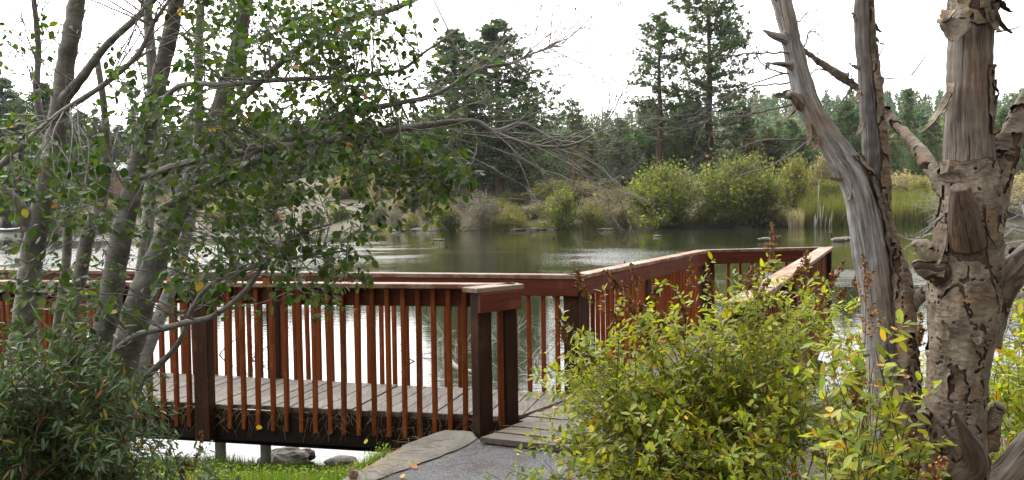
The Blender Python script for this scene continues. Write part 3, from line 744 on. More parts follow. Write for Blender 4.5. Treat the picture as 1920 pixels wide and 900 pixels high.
for (a, b, hh, cnt) in ((925, 965, 1.5, 1200), (690, 1500, .6, 9000), (700, 1500, .45, 4000)):
    n = cnt; px = rng.uniform(a, b, n); Xd = (px - 960) / F; Yr = np.interp(Xd * 104, SHX, SHY) + (rng.uniform(0, 1.6, n) if hh > .5 else rng.uniform(1, 40, n))
    Xr = Xd * Yr; zr = ground_z(Xr, Yr); ok = zr > -1.1; blades(gb, Xr[ok], Yr[ok], zr[ok] - .03, hh * rng.uniform(.6, 1.3, n)[ok], [(.20, .22, .06), (.24, .20, .10), (.13, .16, .05), (.28, .23, .13)], .09, .3)
tag(gb.build('shore_grass', M['grassy']), 'dry and green grass fringing the far shore', 'grass', None, 'stuff')

# rocks
def rock_mesh(seed, flat=.45, col=(.12, .112, .10), n=14, jag=.33):
    r = np.random.default_rng(seed); x = MB(); V = []; nu, nv = 18, 10
    off = Vector(r.uniform(0, 50, 3))
    for j in range(nv + 1):
        ph = math.pi * j / nv
        for i in range(nu):
            th = 2 * math.pi * i / nu; d = Vector((math.sin(ph) * math.cos(th), math.sin(ph) * math.sin(th), math.cos(ph)))
            k = 1 + jag * mnoise.noise(d * 1.5 + off) + jag * .5 * mnoise.noise(d * 4 + off)
            k = min(k, 1.12); V.append((d.x * k, d.y * k, round(d.z * k * 4) / 4 * flat * .5 + d.z * k * flat * .5))
    f = [(j * nu + i, j * nu + (i + 1) % nu, (j + 1) * nu + (i + 1) % nu, (j + 1) * nu + i) for j in range(nv) for i in range(nu)]
    x.add(V, f, 0, col); return x
rock0 = [rock_mesh(40 + i).build('shore_rock', M['rock'], smooth_=False) for i in range(3)]
rocks = [(800, 62, 12, 'broad flat grey rock at the waterline under the tip of the leafy alder branch'), (1005, 40, 9, 'flat grey rock at the waterline left of the bright willow'), (1035, 22, 5, 'small grey rock at the foot of the bright willow'), (1135, 34, 5, 'low rock at the waterline right of the bright willow'), (700, 30, 6, 'low rock at the waterline at the left end of the grey thicket'), (745, 34, 8, 'grey rock at the waterline below the grey thicket'), (878, 24, 5, 'small rock below the bare grey shrub'), (970, 30, 6, 'small rock below the dull olive shrub'), (1390, 40, 5, 'dark low rock under the right large willow'), (690, 40, 12, 'dark rock face in the grey thicket')]
for i, (px, w, h, lb) in enumerate(rocks):
    o = rock0[i] if i < 3 else rock0[i % 3].copy()
    if i >= 3: C.objects.link(o)
    x0 = atd(px, 400, 100).x / 100; Y = 100
    for _ in range(6): Y = float(np.interp(x0 * Y, SHX, SHY)) - .5
    o.location = (x0 * Y, Y, WATER_Z + .05); o.scale = (w * Y / F / 2, 1.6, h * Y / F * 1.0); o.rotation_euler = (0, 0, rs.uniform(-.3, .3))
    tag(o, lb, 'rock', 'rocks at the far waterline')
for i in range(14):
    px = rs.uniform(860, 980) if i < 9 else rs.uniform(700, 800); t = rs.uniform(9, 24); x0 = atd(px, 400, 100).x / 100; Y = 100
    for _ in range(6): Y = float(np.interp(x0 * Y, SHX, SHY)) + t
    o = rock0[i % 3].copy(); C.objects.link(o); o.location = (x0 * Y, Y, GZ1(x0 * Y, Y) + .2); s = rs.uniform(.7, 1.7); o.scale = (s, s, s * 1.4); o.rotation_euler = (0, 0, rs.uniform(0, 6))
    tag(o, 'dark weathered boulder on the bank under the tall pines', 'rock', 'boulders on the bank')
# fallen log
x = MB(); p = at(1500, 424, WATER_Z)
# dead pale stump poles by the reeds
t = thing('dead_poles', 'bleached broken poles standing in the water at the left end of the reeds', 'dead wood', (p.x, 97.5, -.9))
for i in range(9):
    q = Vector((p.x + rs.uniform(-1.4, 1.4), 97.3 + rs.uniform(-.3, .3), -1.1)); x = MB(); e = q + Vector((rs.normal(0, .15), 0, rs.uniform(1.2, 2.6) if i else 5.5)); x.tube([q, (q + e) / 2, e], [.06, .05, .02], 5, 0, (.42, .39, .35)); x.build('pole', M['farbark'], t)

# cabin and boats far left
hp = atd(222, 330, 205); gz = GZ1(hp.x, 205)
h = thing('cabin', 'small cabin with a grey roof half hidden behind the alder trunks', 'house', (hp.x, 205, gz))
hz = atd(222, 326, 205).z
x = MB(); x.box((hp.x, 205, (gz + hz) / 2), 7, 6, hz - gz + 1.2, (1, 0, 0), .02, 0, (.34, .20, .12)); x.build('wall', M['paint'], h)
x = MB(); zt = hz + .6; x.add([(hp.x - 4, 201.6, zt), (hp.x + 4, 201.6, zt), (hp.x + 4, 205, zt + 2), (hp.x - 4, 205, zt + 2), (hp.x + 4, 208.4, zt), (hp.x - 4, 208.4, zt)], [(0, 1, 2, 3), (3, 2, 4, 5)], 0, (.30, .30, .31)); x.add([(hp.x - 4, 201.6, zt - .2), (hp.x + 4, 201.6, zt - .2), (hp.x + 4, 201.6, zt), (hp.x - 4, 201.6, zt)], [(0, 1, 2, 3)], 0, (.3, .3, .3)); rf = x.build('roof', M['paint'], h, smooth_=False)
x = MB(); x.box((hp.x + 2, 205, zt + 2.1), .8, .8, 1.6, (1, 0, 0), .02, 0, (.55, .54, .52)); x.build('chimney', M['paint'], h)
for dx in (-2, 1.6):
    x = MB(); x.box((hp.x + dx, 201.95, zt - 1.5), 1.3, .12, 1.1, (1, 0, 0), .02, 0, (.62, .66, .7)); x.build('window', M['paint'], h)
def hull(L, W, H, col):
    x = MB(); V = []; ns = 13
    for i in range(ns):
        t = -1 + 2 * i / (ns - 1); w = W / 2 * math.sqrt(max(0, 1 - t * t)) + .01; z = .12 * H * t * t * 2
        for a in range(9):
            th = math.pi * a / 8; V.append((t * L / 2, math.cos(th) * w, z - math.sin(th) * H * .6 + H * .5))
        V.append((t * L / 2, 0, z + H * .62))
    f = [(i * 10 + a, i * 10 + (a + 1) % 10, (i + 1) * 10 + (a + 1) % 10, (i + 1) * 10 + a) for i in range(ns - 1) for a in range(10)]
    x.add(V, f, 0, col); return x
p = at(192, 409.5, WATER_Z); Yk = 176
kx = atd(192, 409, Yk).x; t = thing('kayak', 'tiny red kayak at the far shore behind the alder trunks', 'boat', (kx, Yk, -.85))
hull(3.4, .8, .45, (.55, .06, .08)).build('hull', M['paint'], t, origin=(0, 0, 0)); 
x = MB(); x.tube([(-.5, 0, .30), (-.25, 0, .31), (.25, 0, .31), (.5, 0, .30)], [.05, .22, .22, .05], 10, 0, (.05, .05, .05)); x.build('cockpit', M['paint'], t, origin=(0, 0, 0))
kx = atd(14, 421, 150).x; t = thing('rowboat', 'white rowboat on the water at the left picture edge', 'boat', (kx, 150, -.85))
hull(4.2, 1.5, .7, (.75, .75, .73)).build('hull', M['paint'], t, origin=(0, 0, 0))
x = MB(); x.box((0, 0, .45), .3, 1.2, .05, (1, 0, 0), .005, 0, (.4, .25, .14)); x.build('seat', M['paint'], t, origin=(0, 0, 0))

# geese and ducks
def bird(px, py, label, goose=True, head=1, rot=0.0, up=True):
    p = at(px, py, WATER_Z); L = .75 if goose else .42
    t = thing('goose' if goose else 'duck', label, 'goose' if goose else 'duck', (p.x, p.y, WATER_Z), 'waterfowl on the lake')
    s = L
    x = MB(); P = [(-.62, 0, .22), (-.5, 0, .17), (-.3, 0, .13), (0, 0, .12), (.25, 0, .13), (.42, 0, .17), (.5, 0, .2)]; r = [.015, .07, .16, .2, .18, .11, .03]
    x.tube([tuple(np.array(q) * s) for q in P], [q * s for q in r], 12, 0, (.17, .135, .105) if goose else (.19, .16, .13)); b = x.build('body', M['paint'], t, origin=(0, 0, 0))
    x = MB(); P = [(-.5, 0, .1), (-.62, 0, .2), (-.7, 0, .24)]; x.tube([tuple(np.array(q) * s) for q in P], [.07 * s, .06 * s, .01 * s], 8, 0, (.42, .40, .37)); x.build('tail', M['paint'], t, origin=(0, 0, 0))
    x = MB(); nz = .62 if (goose and up) else .36
    x.tube([tuple(np.array(q) * s) for q in [(.36, 0, .2), (.46, 0, .32), (.46, 0, nz * .8), (.47, 0, nz), (.55, 0, nz + .02), (.66, 0, nz - .01), (.74, 0, nz - .03)]], [q * s for q in (.09, .055, .05, .06, .055, .025, .008)], 8, 0, (.02, .02, .02) if goose else (.08, .14, .08)); x.build('neck_and_head', M['paint'], t, origin=(0, 0, 0))
    x = MB(); x.tube([tuple(np.array(q) * s) for q in [(.25, 0, .13), (.40, 0, .16), (.49, 0, .2)]], [q * s for q in (.185, .13, .05)], 10, 0, (.34, .30, .26)); x.build('breast', M['paint'], t, origin=(0, 0, 0))
    t.rotation_euler = (0, 0, rot); t.scale = (1.15,) * 3; return t
bird(1435, 452, 'single goose floating behind the bush seed heads', True, rot=.3)
bird(1571, 453, 'nearer goose of the pair left of the forked dead trunk', True, rot=2.9)
bird(1585, 451, 'farther goose of the pair, close against the forked dead trunk', True, rot=-.2, up=False)
bird(1231, 444, 'lone small duck swimming before the large willows', False, rot=3.0)
bird(817, 451, 'left one of two small ducks on the open lake below the pines', False, rot=.1)
bird(828, 451, 'right one of two small ducks on the open lake below the pines', False, rot=.2)

# ------------------------------------------------------------------ near vegetation
def walk(r, p, d, L, n, wig, grav=0.0):
    pts = [np.array(p, float)]; d = np.array(d, float); d /= np.linalg.norm(d)
    for i in range(n):
        d = d + r.normal(0, wig, 3) + (0, 0, grav); d /= np.linalg.norm(d); pts.append(pts[-1] + d * L / n)
    return pts
LEAF_A = leaf_template(.72, .10, .15); LEAF_B = leaf_template(.42, .12, .18); LEAF_N = leaf_template(.24, .12, .2)
def put_leaves(mb, tpl, pts, n, size, pal, r, start=.15, droop=.2, spread=1.0, accent=None, acc_p=.03, mi=0):
    pts = np.array(pts); m = len(pts) - 1
    u = np.sort(r.uniform(start, 1.0, n)) * m; i = np.minimum(u.astype(int), m - 1); fr = (u - i)[:, None]
    p = pts[i] * (1 - fr) + pts[i + 1] * fr; t = pts[i + 1] - pts[i]; t /= np.linalg.norm(t, axis=1, keepdims=True)
    side = rdir(n); side -= t * np.sum(side * t, 1, keepdims=True); side /= np.maximum(np.linalg.norm(side, axis=1, keepdims=True), 1e-5)
    d = t * r.uniform(.3, .9, (n, 1)) + side * spread + (0, 0, -droop)
    nr = np.tile((0, 0, 1.0), (n, 1)) + rdir(n) * .6
    c = pick(pal, n, .2)
    if accent is not None:
        k = r.random(n) < acc_p; c[k] = pick(accent, int(k.sum()), .2)
    scatter(mb, tpl, p + d * size * .12, d, nr, size * r.uniform(.45, 1.25, n), c, mi)

# ---- alder clump (left)
ra = np.random.default_rng(77)
AL_PAL = [(.038, .078, .012), (.030, .064, .012), (.050, .090, .014), (.068, .10, .016), (.025, .054, .015), (.050, .078, .036)]
ACC = [(.35, .24, .03), (.28, .10, .025), (.22, .2, .03)]
def limb_pts(rows, n=8):
    """rows: (px, py, depth, half width in px)"""
    W = [(*atd(a, b, d), h * d / F) for a, b, d, h in rows]; S = spline(W, n); return S[:, :3], np.maximum(S[:, 3], .0015)
alder = thing('alder_tree', 'many stemmed grey alder with round green leaves overhanging the boardwalk on the left', 'tree', (-2.4, 4.9, -.2))
ALIMB = []
def stem(name, rows, m=None, sides=12, keep=True, knots=True):
    P, r = limb_pts(rows); r = (r * .9 if name == 'trunk' else r) * (1 + .05 * np.sin(np.arange(len(r)) * 1.7 + ra.uniform(0, 6)) + ra.normal(0, .02, len(r)))
    x = MB(); x.tube([tuple(p) for p in P], list(r), sides, 0, (.19, .175, .165) if name != 'trunk' else (1, 1, 1)); o = x.build(name, m or M['alder'], alder)
    if keep: ALIMB.append(P)
    return P
stem('trunk', [(25, 1000, 4.8, 30), (35, 700, 4.8, 26), (48, 590, 4.8, 24), (62, 470, 4.8, 23), (82, 380, 4.8, 21), (100, 290, 4.8, 21), (112, 200, 4.8, 19), (125, 110, 4.8, 18), (140, 30, 4.8, 17), (152, -60, 4.8, 15)])
stem('trunk', [(120, 1000, 4.7, 32), (165, 720, 4.7, 24), (200, 600, 4.7, 24), (222, 470, 4.7, 22), (245, 370, 4.8, 21), (270, 260, 4.8, 19), (298, 150, 4.9, 17), (320, 60, 4.9, 16), (340, -50, 4.9, 14)])
stem('trunk', [(140, 1000, 5.1, 30), (200, 800, 5.1, 30), (232, 680, 5.1, 31), (262, 570, 5.1, 30), (300, 470, 5.2, 24), (350, 360, 5.3, 21), (395, 250, 5.4, 18), (440, 110, 5.5, 16), (462, 0, 5.5, 14), (475, -60, 5.5, 12)])
stem('trunk', [(110, 900, 5.3, 14), (128, 620, 5.3, 14), (150, 520, 5.3, 14), (165, 440, 5.3, 14), (190, 380, 5.4, 12), (200, 300, 5.4, 9), (195, 200, 5.4, 7), (180, 100, 5.4, 6)])
stem('trunk', [(60, 900, 5.6, 10), (125, 480, 5.6, 9), (105, 330, 5.6, 8), (70, 190, 5.6, 7), (72, 90, 5.6, 6), (60, -30, 5.6, 5)])
stem('limb', [(66, 440, 4.8, 14), (40, 395, 4.75, 13), (10, 360, 4.7, 11), (-60, 300, 4.6, 9)])
stem('limb', [(112, 195, 4.8, 12), (150, 150, 4.7, 9), (200, 85, 4.65, 7), (270, 20, 4.6, 6), (320, -40, 4.6, 4)])
stem('limb', [(-20, 330, 4.3, 7), (40, 275, 4.25, 6), (110, 215, 4.2, 5.5), (200, 155, 4.2, 5), (260, 100, 4.2, 4.5), (290, 40, 4.2, 3.5), (340, -30, 4.2, 3)], M['twig'])
stem('limb', [(255, 335, 4.8, 9), (300, 320, 4.6, 7), (350, 305, 4.4, 7), (430, 290, 4.3, 7), (520, 275, 4.2, 6), (600, 266, 4.15, 6), (700, 250, 4.1, 6), (790, 236, 4.1, 6), (885, 227, 4.1, 5), (930, 250, 4.1, 4), (1000, 272, 4.1, 3.2), (1060, 274, 4.1, 2.6), (1110, 255, 4.1, 1.8), (1140, 225, 4.1, 1.0)])
stem('limb', [(300, 395, 4.9, 9), (380, 350, 4.7, 8), (450, 320, 4.6, 8), (540, 262, 4.5, 8), (640, 215, 4.45, 7), (740, 195, 4.4, 5), (820, 175, 4.4, 4), (900, 130, 4.4, 3.2), (960, 118, 4.4, 3), (1000, 100, 4.4, 2), (1060, 80, 4.4, 1)])
stem('limb', [(390, 260, 5.3, 9), (460, 180, 5.1, 7), (560, 90, 5.0, 6), (650, 35, 5.0, 7), (720, 22, 4.9, 6), (775, 0, 4.9, 5), (830, -30, 4.9, 4)])
stem('limb', [(280, 240, 4.8, 6), (330, 165, 4.5, 5), (420, 158, 4.3, 5), (520, 150, 4.2, 5), (620, 145, 4.2, 4), (740, 135, 4.2, 3.4), (800, 95, 4.2, 2.6), (860, 55, 4.2, 2)], M['twig'])
stem('limb', [(140, 800, 4.6, 10), (225, 650, 4.5, 7), (330, 610, 4.3, 6), (400, 592, 4.2, 5), (460, 545, 4.15, 5), (500, 490, 4.1, 4), (560, 440, 4.1, 3), (620, 420, 4.1, 2)], M['twig'])
stem('limb', [(180, 900, 4.6, 10), (240, 750, 4.5, 8), (330, 650, 4.4, 5), (360, 580, 4.4, 5), (400, 530, 4.3, 4), (480, 500, 4.2, 4), (570, 480, 4.2, 3), (650, 470, 4.1, 2)], M['twig'])
stem('limb', [(885, 228, 4.1, 4), (930, 245, 4.15, 4), (980, 232, 4.2, 3), (1040, 262, 4.2, 2.4), (1090, 268, 4.2, 1.6)], M['twig'])
stem('limb', [(540, 262, 4.3, 5), (640, 225, 4.2, 4), (700, 270, 4.1, 4), (760, 320, 4.0, 3), (830, 370, 4.0, 2)], M['twig'])
for rows in ([(275, -30, 6.4, 10), (285, 150, 6.4, 10), (280, 330, 6.4, 11), (272, 560, 6.4, 12), (262, 720, 6.4, 12)], [(378, -30, 6.8, 8), (374, 120, 6.8, 9), (370, 260, 6.8, 10), (355, 420, 6.8, 11), (350, 500, 6.8, 11), (345, 700, 6.6, 12)]):
    pass
# twigs on limbs, and leafy sprays placed through the crown volume
tw = MB(); lv = MB()
allp = np.concatenate(ALIMB); TWC = (.20, .18, .165)
def spray(target, r, leaves=8, size=.047, dep=None):
    k = np.argmin(np.sum((allp - target) ** 2, 1) + 0.02 * r.random(len(allp))); q = allp[k]
    mid = (q + target) / 2 + r.normal(0, .05, 3) + (0, 0, .05)
    S = spline([q, mid, target], 4); L = np.linalg.norm(target - q)
    if L > .75: return
    tw.tube([tuple(s) for s in S], list(np.linspace(.0028 + .002 * L, .0015, len(S))), 4, 0, TWC, cap=False)
    d0 = target - mid; d0 /= np.linalg.norm(d0)
    for j in range(3):
        t = walk(r, S[-1 - j * 2], d0 + r.normal(0, .6, 3), r.uniform(.12, .28), 4, .22, -.06)
        tw.tube([tuple(s) for s in t], [.0015, .0013, .0011, .001, .0006], 3, 0, TWC, cap=False)
        if leaves: put_leaves(lv, LEAF_A, t, max(2, leaves + r.integers(-2, 3)), size, AL_PAL, r, .1, .25, 1.0, ACC, .012)
REG = [(540, 170, 165, 135, 80), (430, 390, 170, 110, 50), (570, 400, 130, 100, 38), (615, 505, 85, 48, 26), (250, 350, 150, 100, 38), (70, 370, 100, 120, 30), (90, 170, 120, 130, 16), (470, 40, 160, 70, 42), (640, 110, 110, 115, 38), (300, 140, 120, 90, 24), (710, 310, 95, 75, 26), (820, 325, 65, 42, 16), (120, 530, 120, 60, 30), (430, 500, 120, 55, 30), (350, 240, 120, 70, 28), (640, 25, 95, 45, 16), (400, 555, 80, 40, 8), (870, 130, 25, 40, 3), (500, 290, 140, 70, 34), (680, 220, 80, 70, 20), (30, 280, 60, 60, 10), (780, 250, 70, 60, 8), (300, -200, 420, 170, 150)]
for cx, cy_, rx, ry, cnt in REG:
    for _ in range(int(cnt * 1.0)):
        a = ra.uniform(0, 6.28); rr = math.sqrt(ra.random()); px, py = cx + rx * rr * math.cos(a), cy_ + ry * rr * math.sin(a)
        dep = ra.uniform(3.7, 5.9) if px < 640 else ra.uniform(3.7, 4.7)
        spray(np.array(atd(px, py, dep)), ra, 7, .041)
# bare twigs on the outer limbs
def bare(P, n, Lmin, Lmax, r, r0=.0028, up=.0, col=TWC, mbx=None, sub=3):
    mbx = mbx or tw
    for _ in range(n):
        i = r.integers(2, len(P) - 1); t = P[i] - P[i - 1]; t = t / np.linalg.norm(t)
        d = t * .9 + r.normal(0, .5, 3) * (1, .6, 1) + (0, 0, up); L = r.uniform(Lmin, Lmax)
        w = walk(r, P[i], d, L, 8, .16, up * .1); mbx.tube([tuple(s) for s in w], list(np.linspace(r0, r0 * .3, 9)), 4, 0, col, cap=False)
        for _ in range(sub):
            j = r.integers(2, 8); d2 = (w[j] - w[j - 1]) / np.linalg.norm(w[j] - w[j - 1]) + r.normal(0, .5, 3)
            w2 = walk(r, w[j], d2, L * r.uniform(.25, .55), 5, .2, 0); mbx.tube([tuple(s) for s in w2], list(np.linspace(r0 * .5, r0 * .2, 6)), 3, 0, col, cap=False)
            if mbx is tw and r.random() < .3:
                for q in range(r.integers(1, 4)):
                    cq = w2[-1] + r.normal(0, .008, 3); mbx.tube([tuple(cq), tuple(cq + (0, 0, .004)), tuple(cq + (0, 0, .009)), tuple(cq + (0, 0, .012))], [.001, .0032, .0032, .001], 5, 0, (.06, .045, .035))
bare(ALIMB[8][48:], 24, .25, .85, ra, .003); bare(ALIMB[8][40:], 9, .3, .6, ra, up=-.3); bare(ALIMB[9][30:], 40, .3, .8, ra, .0032); bare(ALIMB[10][16:40], 14, .3, .6, ra, up=-.2); bare(ALIMB[11][24:], 9, .3, .6, ra, up=-.2)
bare(ALIMB[14], 10, .25, .6, ra); bare(ALIMB[15], 16, .2, .6, ra, up=-.2)
for q in (0, 1, 2, 3, 4, 6, 7): bare(ALIMB[q][20:], 14, .4, .9, ra, .004, up=.25)
tw.build('twigs', M['twig'], alder); lv.build('leaves', M['leaf'], alder)

# slender pale trees just behind the alder
for i, rows in enumerate(([(190, 1000, 5.3, 13), (215, 760, 5.5, 12), (262, 540, 6.0, 12), (284, 330, 6.2, 11), (286, 150, 6.2, 10), (278, 40, 6.2, 9), (272, -60, 6.2, 8)], [(210, 1000, 5.3, 13), (250, 740, 5.6, 12), (340, 480, 6.2, 12), (370, 300, 6.4, 10), (372, 120, 6.4, 8), (380, -60, 6.4, 7)])):
    P, r = limb_pts(rows); b0 = P[0]
    t = thing('slender_tree', ('slender pale stem rising behind the second alder trunk', 'slender pale stem rising between the two right alder trunks')[i], 'tree', tuple(b0), 'slender stems behind the alder')
    x = MB(); x.tube([tuple(p) for p in P], list(r), 9); x.build('trunk', M['alder'], t)
    x = MB(); bare(P[12:], 16, .3, .9, ra, .004, .4, (.28, .26, .25), x, 3); x.build('twigs', M['twig'], t)

# ---- bushes
def bush(name, label, base, targets, r, leaf_tpl, size, pal, accent, acc_p, mt, per=9, twn=5, twl=.16, stem_col=(.11, .06, .045), heads=0, base_sp=.25, sr=.0035, group=None, droop=.1, lstart=.35):
    root = thing(name, label, 'bush', tuple(base), group); sm = MB(); lm = MB(); hm = MB()
    for k, tg in enumerate(targets):
        tg = np.array(tg, float); b = np.array(base) + (r.normal(0, base_sp), r.normal(0, base_sp * .7), 0)
        b[2] = GZ1(b[0], b[1]) - .02; L = np.linalg.norm(tg - b); mid = (b + tg) / 2 + (0, 0, L * .12) + r.normal(0, .04, 3)
        mid[:2] = b[:2] * .6 + tg[:2] * .4
        S = spline([b, mid, tg], 6); sm.tube([tuple(s) for s in S], list(np.linspace(sr, .0012, len(S))), 4, 0, tuple(np.array(stem_col) * r.uniform(.7, 1.4)), cap=False)
        put_leaves(lm, leaf_tpl, S, int(per * 1.2), size, pal, r, lstart + .15, droop, .9, accent, acc_p)
        for _ in range(twn):
            i = r.integers(int(len(S) * lstart), len(S)); d = (S[i] - S[i - 1]) / np.linalg.norm(S[i] - S[i - 1]) * .8 + r.normal(0, .55, 3)
            w = walk(r, S[i], d, twl * r.uniform(.5, 1.4), 4, .12, .04); sm.tube([tuple(s) for s in w], [.0014, .0012, .0011, .001, .0007], 3, 0, tuple(np.array(stem_col) * r.uniform(.8, 1.6)), cap=False)
            put_leaves(lm, leaf_tpl, w, per, size, pal, r, .1, droop, .9, accent, acc_p)
        if k < heads:
            hm = MB(); add_head(hm, sm, S[-1], (S[-1] - S[-2]), r, .27 if k == 0 else .15); hm.build('seed_head', M['twig'], root)
            for _ in range(2):
                i = r.integers(len(S) - 4, len(S)); hm = MB(); add_head(hm, sm, S[i], (S[-1] - S[-2]) + r.normal(0, .03, 3), r, .09); hm.build('seed_head', M['twig'], root)
    sm.build('stems', M['twig'], root); lm.build('leaves', mt, root)
    return root
def add_head(hm, sm, p, d, r, L=.14):
    d = d / np.linalg.norm(d) + (0, 0, .6); w = walk(r, p, d, L * r.uniform(.7, 1.3), 6, .06)
    sm.tube([tuple(s) for s in w], [.0015] * 7, 3, 0, (.12, .06, .03), cap=False)
    wp = np.array(w); Q = []
    for k in range(16):
        u = (k + r.random()) / 16; i = min(int(u * 6), 5); q0 = wp[i] + (wp[i + 1] - wp[i]) * (u * 6 - i)
        dd_ = rdir(1)[0] * .8 + d / np.linalg.norm(d) * .8; l = L * .34 * (1.1 - u) * r.uniform(.7, 1.2); m_ = 16
        Q.append(q0 + dd_ * (r.random((m_, 1)) ** .7) * l + rdir(m_) * .0055)
    Q = np.concatenate(Q); n = len(Q)
    scatter(hm, diamond_template(.9), Q, rdir(n), rdir(n), r.uniform(.007, .014, n), pick([(.26, .12, .03), (.18, .08, .03), (.34, .18, .05)], n, .2))

rb_ = np.random.default_rng(31)
BUSH_PAL = [(.25, .265, .018), (.18, .215, .018), (.30, .29, .02), (.13, .175, .018), (.20, .235, .04), (.14, .19, .03)]
BACC = [(.45, .30, .03), (.40, .15, .04), (.5, .4, .05)]
def targets_px(outline, n, dmin, dmax, r, topb=1.0):
    """sample points of the picture polygon (fan of columns: x, ytop, ybottom) at depths"""
    xs = [o[0] for o in outline]; out = []
    for _ in range(n):
        x = r.uniform(xs[0], xs[-1]); yt = np.interp(x, xs, [o[1] for o in outline]); yb = np.interp(x, xs, [o[2] for o in outline])
        out.append(atd(x, yt + (yb - yt) * r.random() ** topb, r.uniform(dmin, dmax)))
    return out
T = [atd(x, y, d) for x, y, d in ((1445, 500, 4.6), (1160, 545, 4.5), (1105, 560, 4.5), (1335, 560, 4.6), (1500, 520, 4.7), (1560, 545, 4.8), (1200, 550, 4.4), (1395, 545, 4.4), (1420, 560, 4.5), (1190, 590, 4.4), (1230, 570, 4.5), (1600, 540, 4.9), (1065, 640, 4.4), (1480, 540, 4.5), (1290, 545, 4.6))]
T += targets_px([(1035, 720, 900), (1075, 640, 900), (1120, 610, 900), (1180, 598, 900), (1250, 605, 900), (1320, 598, 900), (1400, 565, 890), (1450, 545, 880), (1510, 560, 860), (1570, 605, 840)], 245, 4.15, 5.1, rb_, 1.25)
bush('spirea_bush', 'large yellow green bush in front of the pier with brown seed heads on top', (1.0, 4.65, -.1), T, rb_, LEAF_B, .045, BUSH_PAL, BACC, .025, M['leaf'], per=11, twn=6, twl=.2, heads=15, base_sp=.22)
T = targets_px([(985, 860, 1000), (1060, 800, 1000), (1200, 780, 1000), (1350, 760, 1000), (1500, 740, 1000)], 60, 3.7, 4.3, rb_)
bush('low_bush', 'low leafy growth at the foot of the large bush beside the path', (1.05, 4.2, -.1), T, rb_, LEAF_B, .046, BUSH_PAL[1:], BACC, .03, M['leaf'], per=9, twn=5, twl=.16, base_sp=.28)
T = targets_px([(870, 880, 915), (905, 850, 920), (960, 870, 930), (1020, 840, 950)], 16, 4.2, 4.7, rb_)
bush('sprig_bush', 'few thin leafy sprigs reaching over the asphalt path', (.45, 4.1, -.1), T, rb_, LEAF_B, .042, [(.12, .17, .04), (.10, .16, .06)], BACC, .05, M['leaf'], per=6, twn=2, twl=.12, base_sp=.1)
T = targets_px([(1540, 720, 960), (1580, 660, 960), (1640, 640, 960), (1690, 690, 960), (1730, 760, 960)], 60, 2.45, 3.0, rb_)
bush('spirea_bush', 'yellow tinged bush with larger leaves around the base of the forked dead trunk', (1.15, 2.75, -.15), T, rb_, LEAF_B, .047, [(.22, .245, .03), (.17, .21, .03), (.26, .25, .04), (.12, .17, .04)], BACC, .07, M['leaf'], per=7, twn=4, twl=.13, heads=3, base_sp=.1)
T = targets_px([(1545, 560, 900), (1600, 520, 900), (1660, 530, 900), (1740, 560, 900)], 70, 4.3, 5.4, rb_)
bush('spirea_bush', 'leafy bush behind the forked dead trunk, right of the large bush', (2.0, 4.9, -.15), T, rb_, LEAF_B, .05, BUSH_PAL, BACC, .04, M['leaf'], per=9, twn=4, twl=.18, heads=6, base_sp=.2)
T = targets_px([(1850, 640, 960), (1880, 570, 960), (1930, 560, 960), (2000, 540, 960)], 75, 3.5, 4.4, rb_)
bush('spirea_bush', 'yellow green bush at the right picture edge behind the right dead trunk', (2.3, 3.9, -.15), T, rb_, LEAF_B, .052, BUSH_PAL, BACC, .05, M['leaf'], per=9, twn=5, twl=.18, base_sp=.2)
DK = [(.040, .085, .026), (.034, .068, .022), (.055, .10, .03), (.028, .055, .018), (.07, .11, .042)]
rd = np.random.default_rng(91)
T = targets_px([(-60, 650, 900), (0, 640, 900), (60, 650, 900), (130, 600, 900), (180, 640, 900), (230, 680, 900), (275, 760, 900)], 170, 3.5, 4.4, rd, 1.1)
bush('dark_bush', 'dark green long leaved bush hiding the foot of the alder', (-2.1, 4.0, -.25), T, rd, LEAF_N, .052, DK, ACC, .03, M['leaf_gloss'], per=12, twn=7, twl=.2, heads=3, base_sp=.35)
T = targets_px([(170, 900, 990), (230, 840, 990), (290, 830, 980), (360, 840, 960), (400, 870, 960)], 36, 4.1, 4.9, rd, .9)
bush('low_bush', 'low blue green plants at the bottom edge left of the grass', (-1.75, 4.3, -.3), T, rd, LEAF_N, .06, [(.07, .12, .06), (.09, .14, .08), (.06, .10, .045)], ACC, .05, M['leaf_gloss'], per=8, twn=4, twl=.14, base_sp=.25, heads=3)
T = targets_px([(180, 600, 690), (240, 590, 700), (290, 640, 720)], 16, 4.0, 4.5, rd)

# grass bank (stuff)
gm = MB(); n = 62000; X = rng.uniform(-3.6, -.75, n); Y = rng.uniform(4.9, 7.4, n)
edge = np.array([at(a, b, -.1) for a, b in ((630, 904), (757, 835), (835, 806))]); xe = np.interp(Y, edge[:, 1], edge[:, 0]); ok = (X < xe - .05)
X, Y = X[ok], Y[ok]; n = len(X); dens = fbm(X, Y, 3.0, 3, 8); hgt = np.clip(.10 + .05 * dens, .04, .19) * rng.uniform(.6, 1.3, n)
blades(gm, X, Y, ground_z(X, Y) - .005, hgt, [(.07, .15, .018), (.10, .18, .022), (.05, .11, .015), (.13, .17, .035), (.16, .15, .06)], .07, .3)
n = 2600; X = rng.uniform(-2.6, -.9, n); Y = rng.uniform(5.2, 7.0, n); P = np.stack([X, Y, ground_z(X, Y) + rng.uniform(.02, .12, n)], 1)
scatter(gm, diamond_template(.7), P, rdir(n) + (0, 0, .3), rdir(n) * .5 + (0, 0, 1), rng.uniform(.012, .024, n), pick([(.16, .26, .03), (.12, .22, .03), (.22, .28, .03)], n))
tag(gm.build('grass', M['grassy']), 'bright green grass on the bank between the boardwalk and the path edging', 'grass', None, 'stuff')
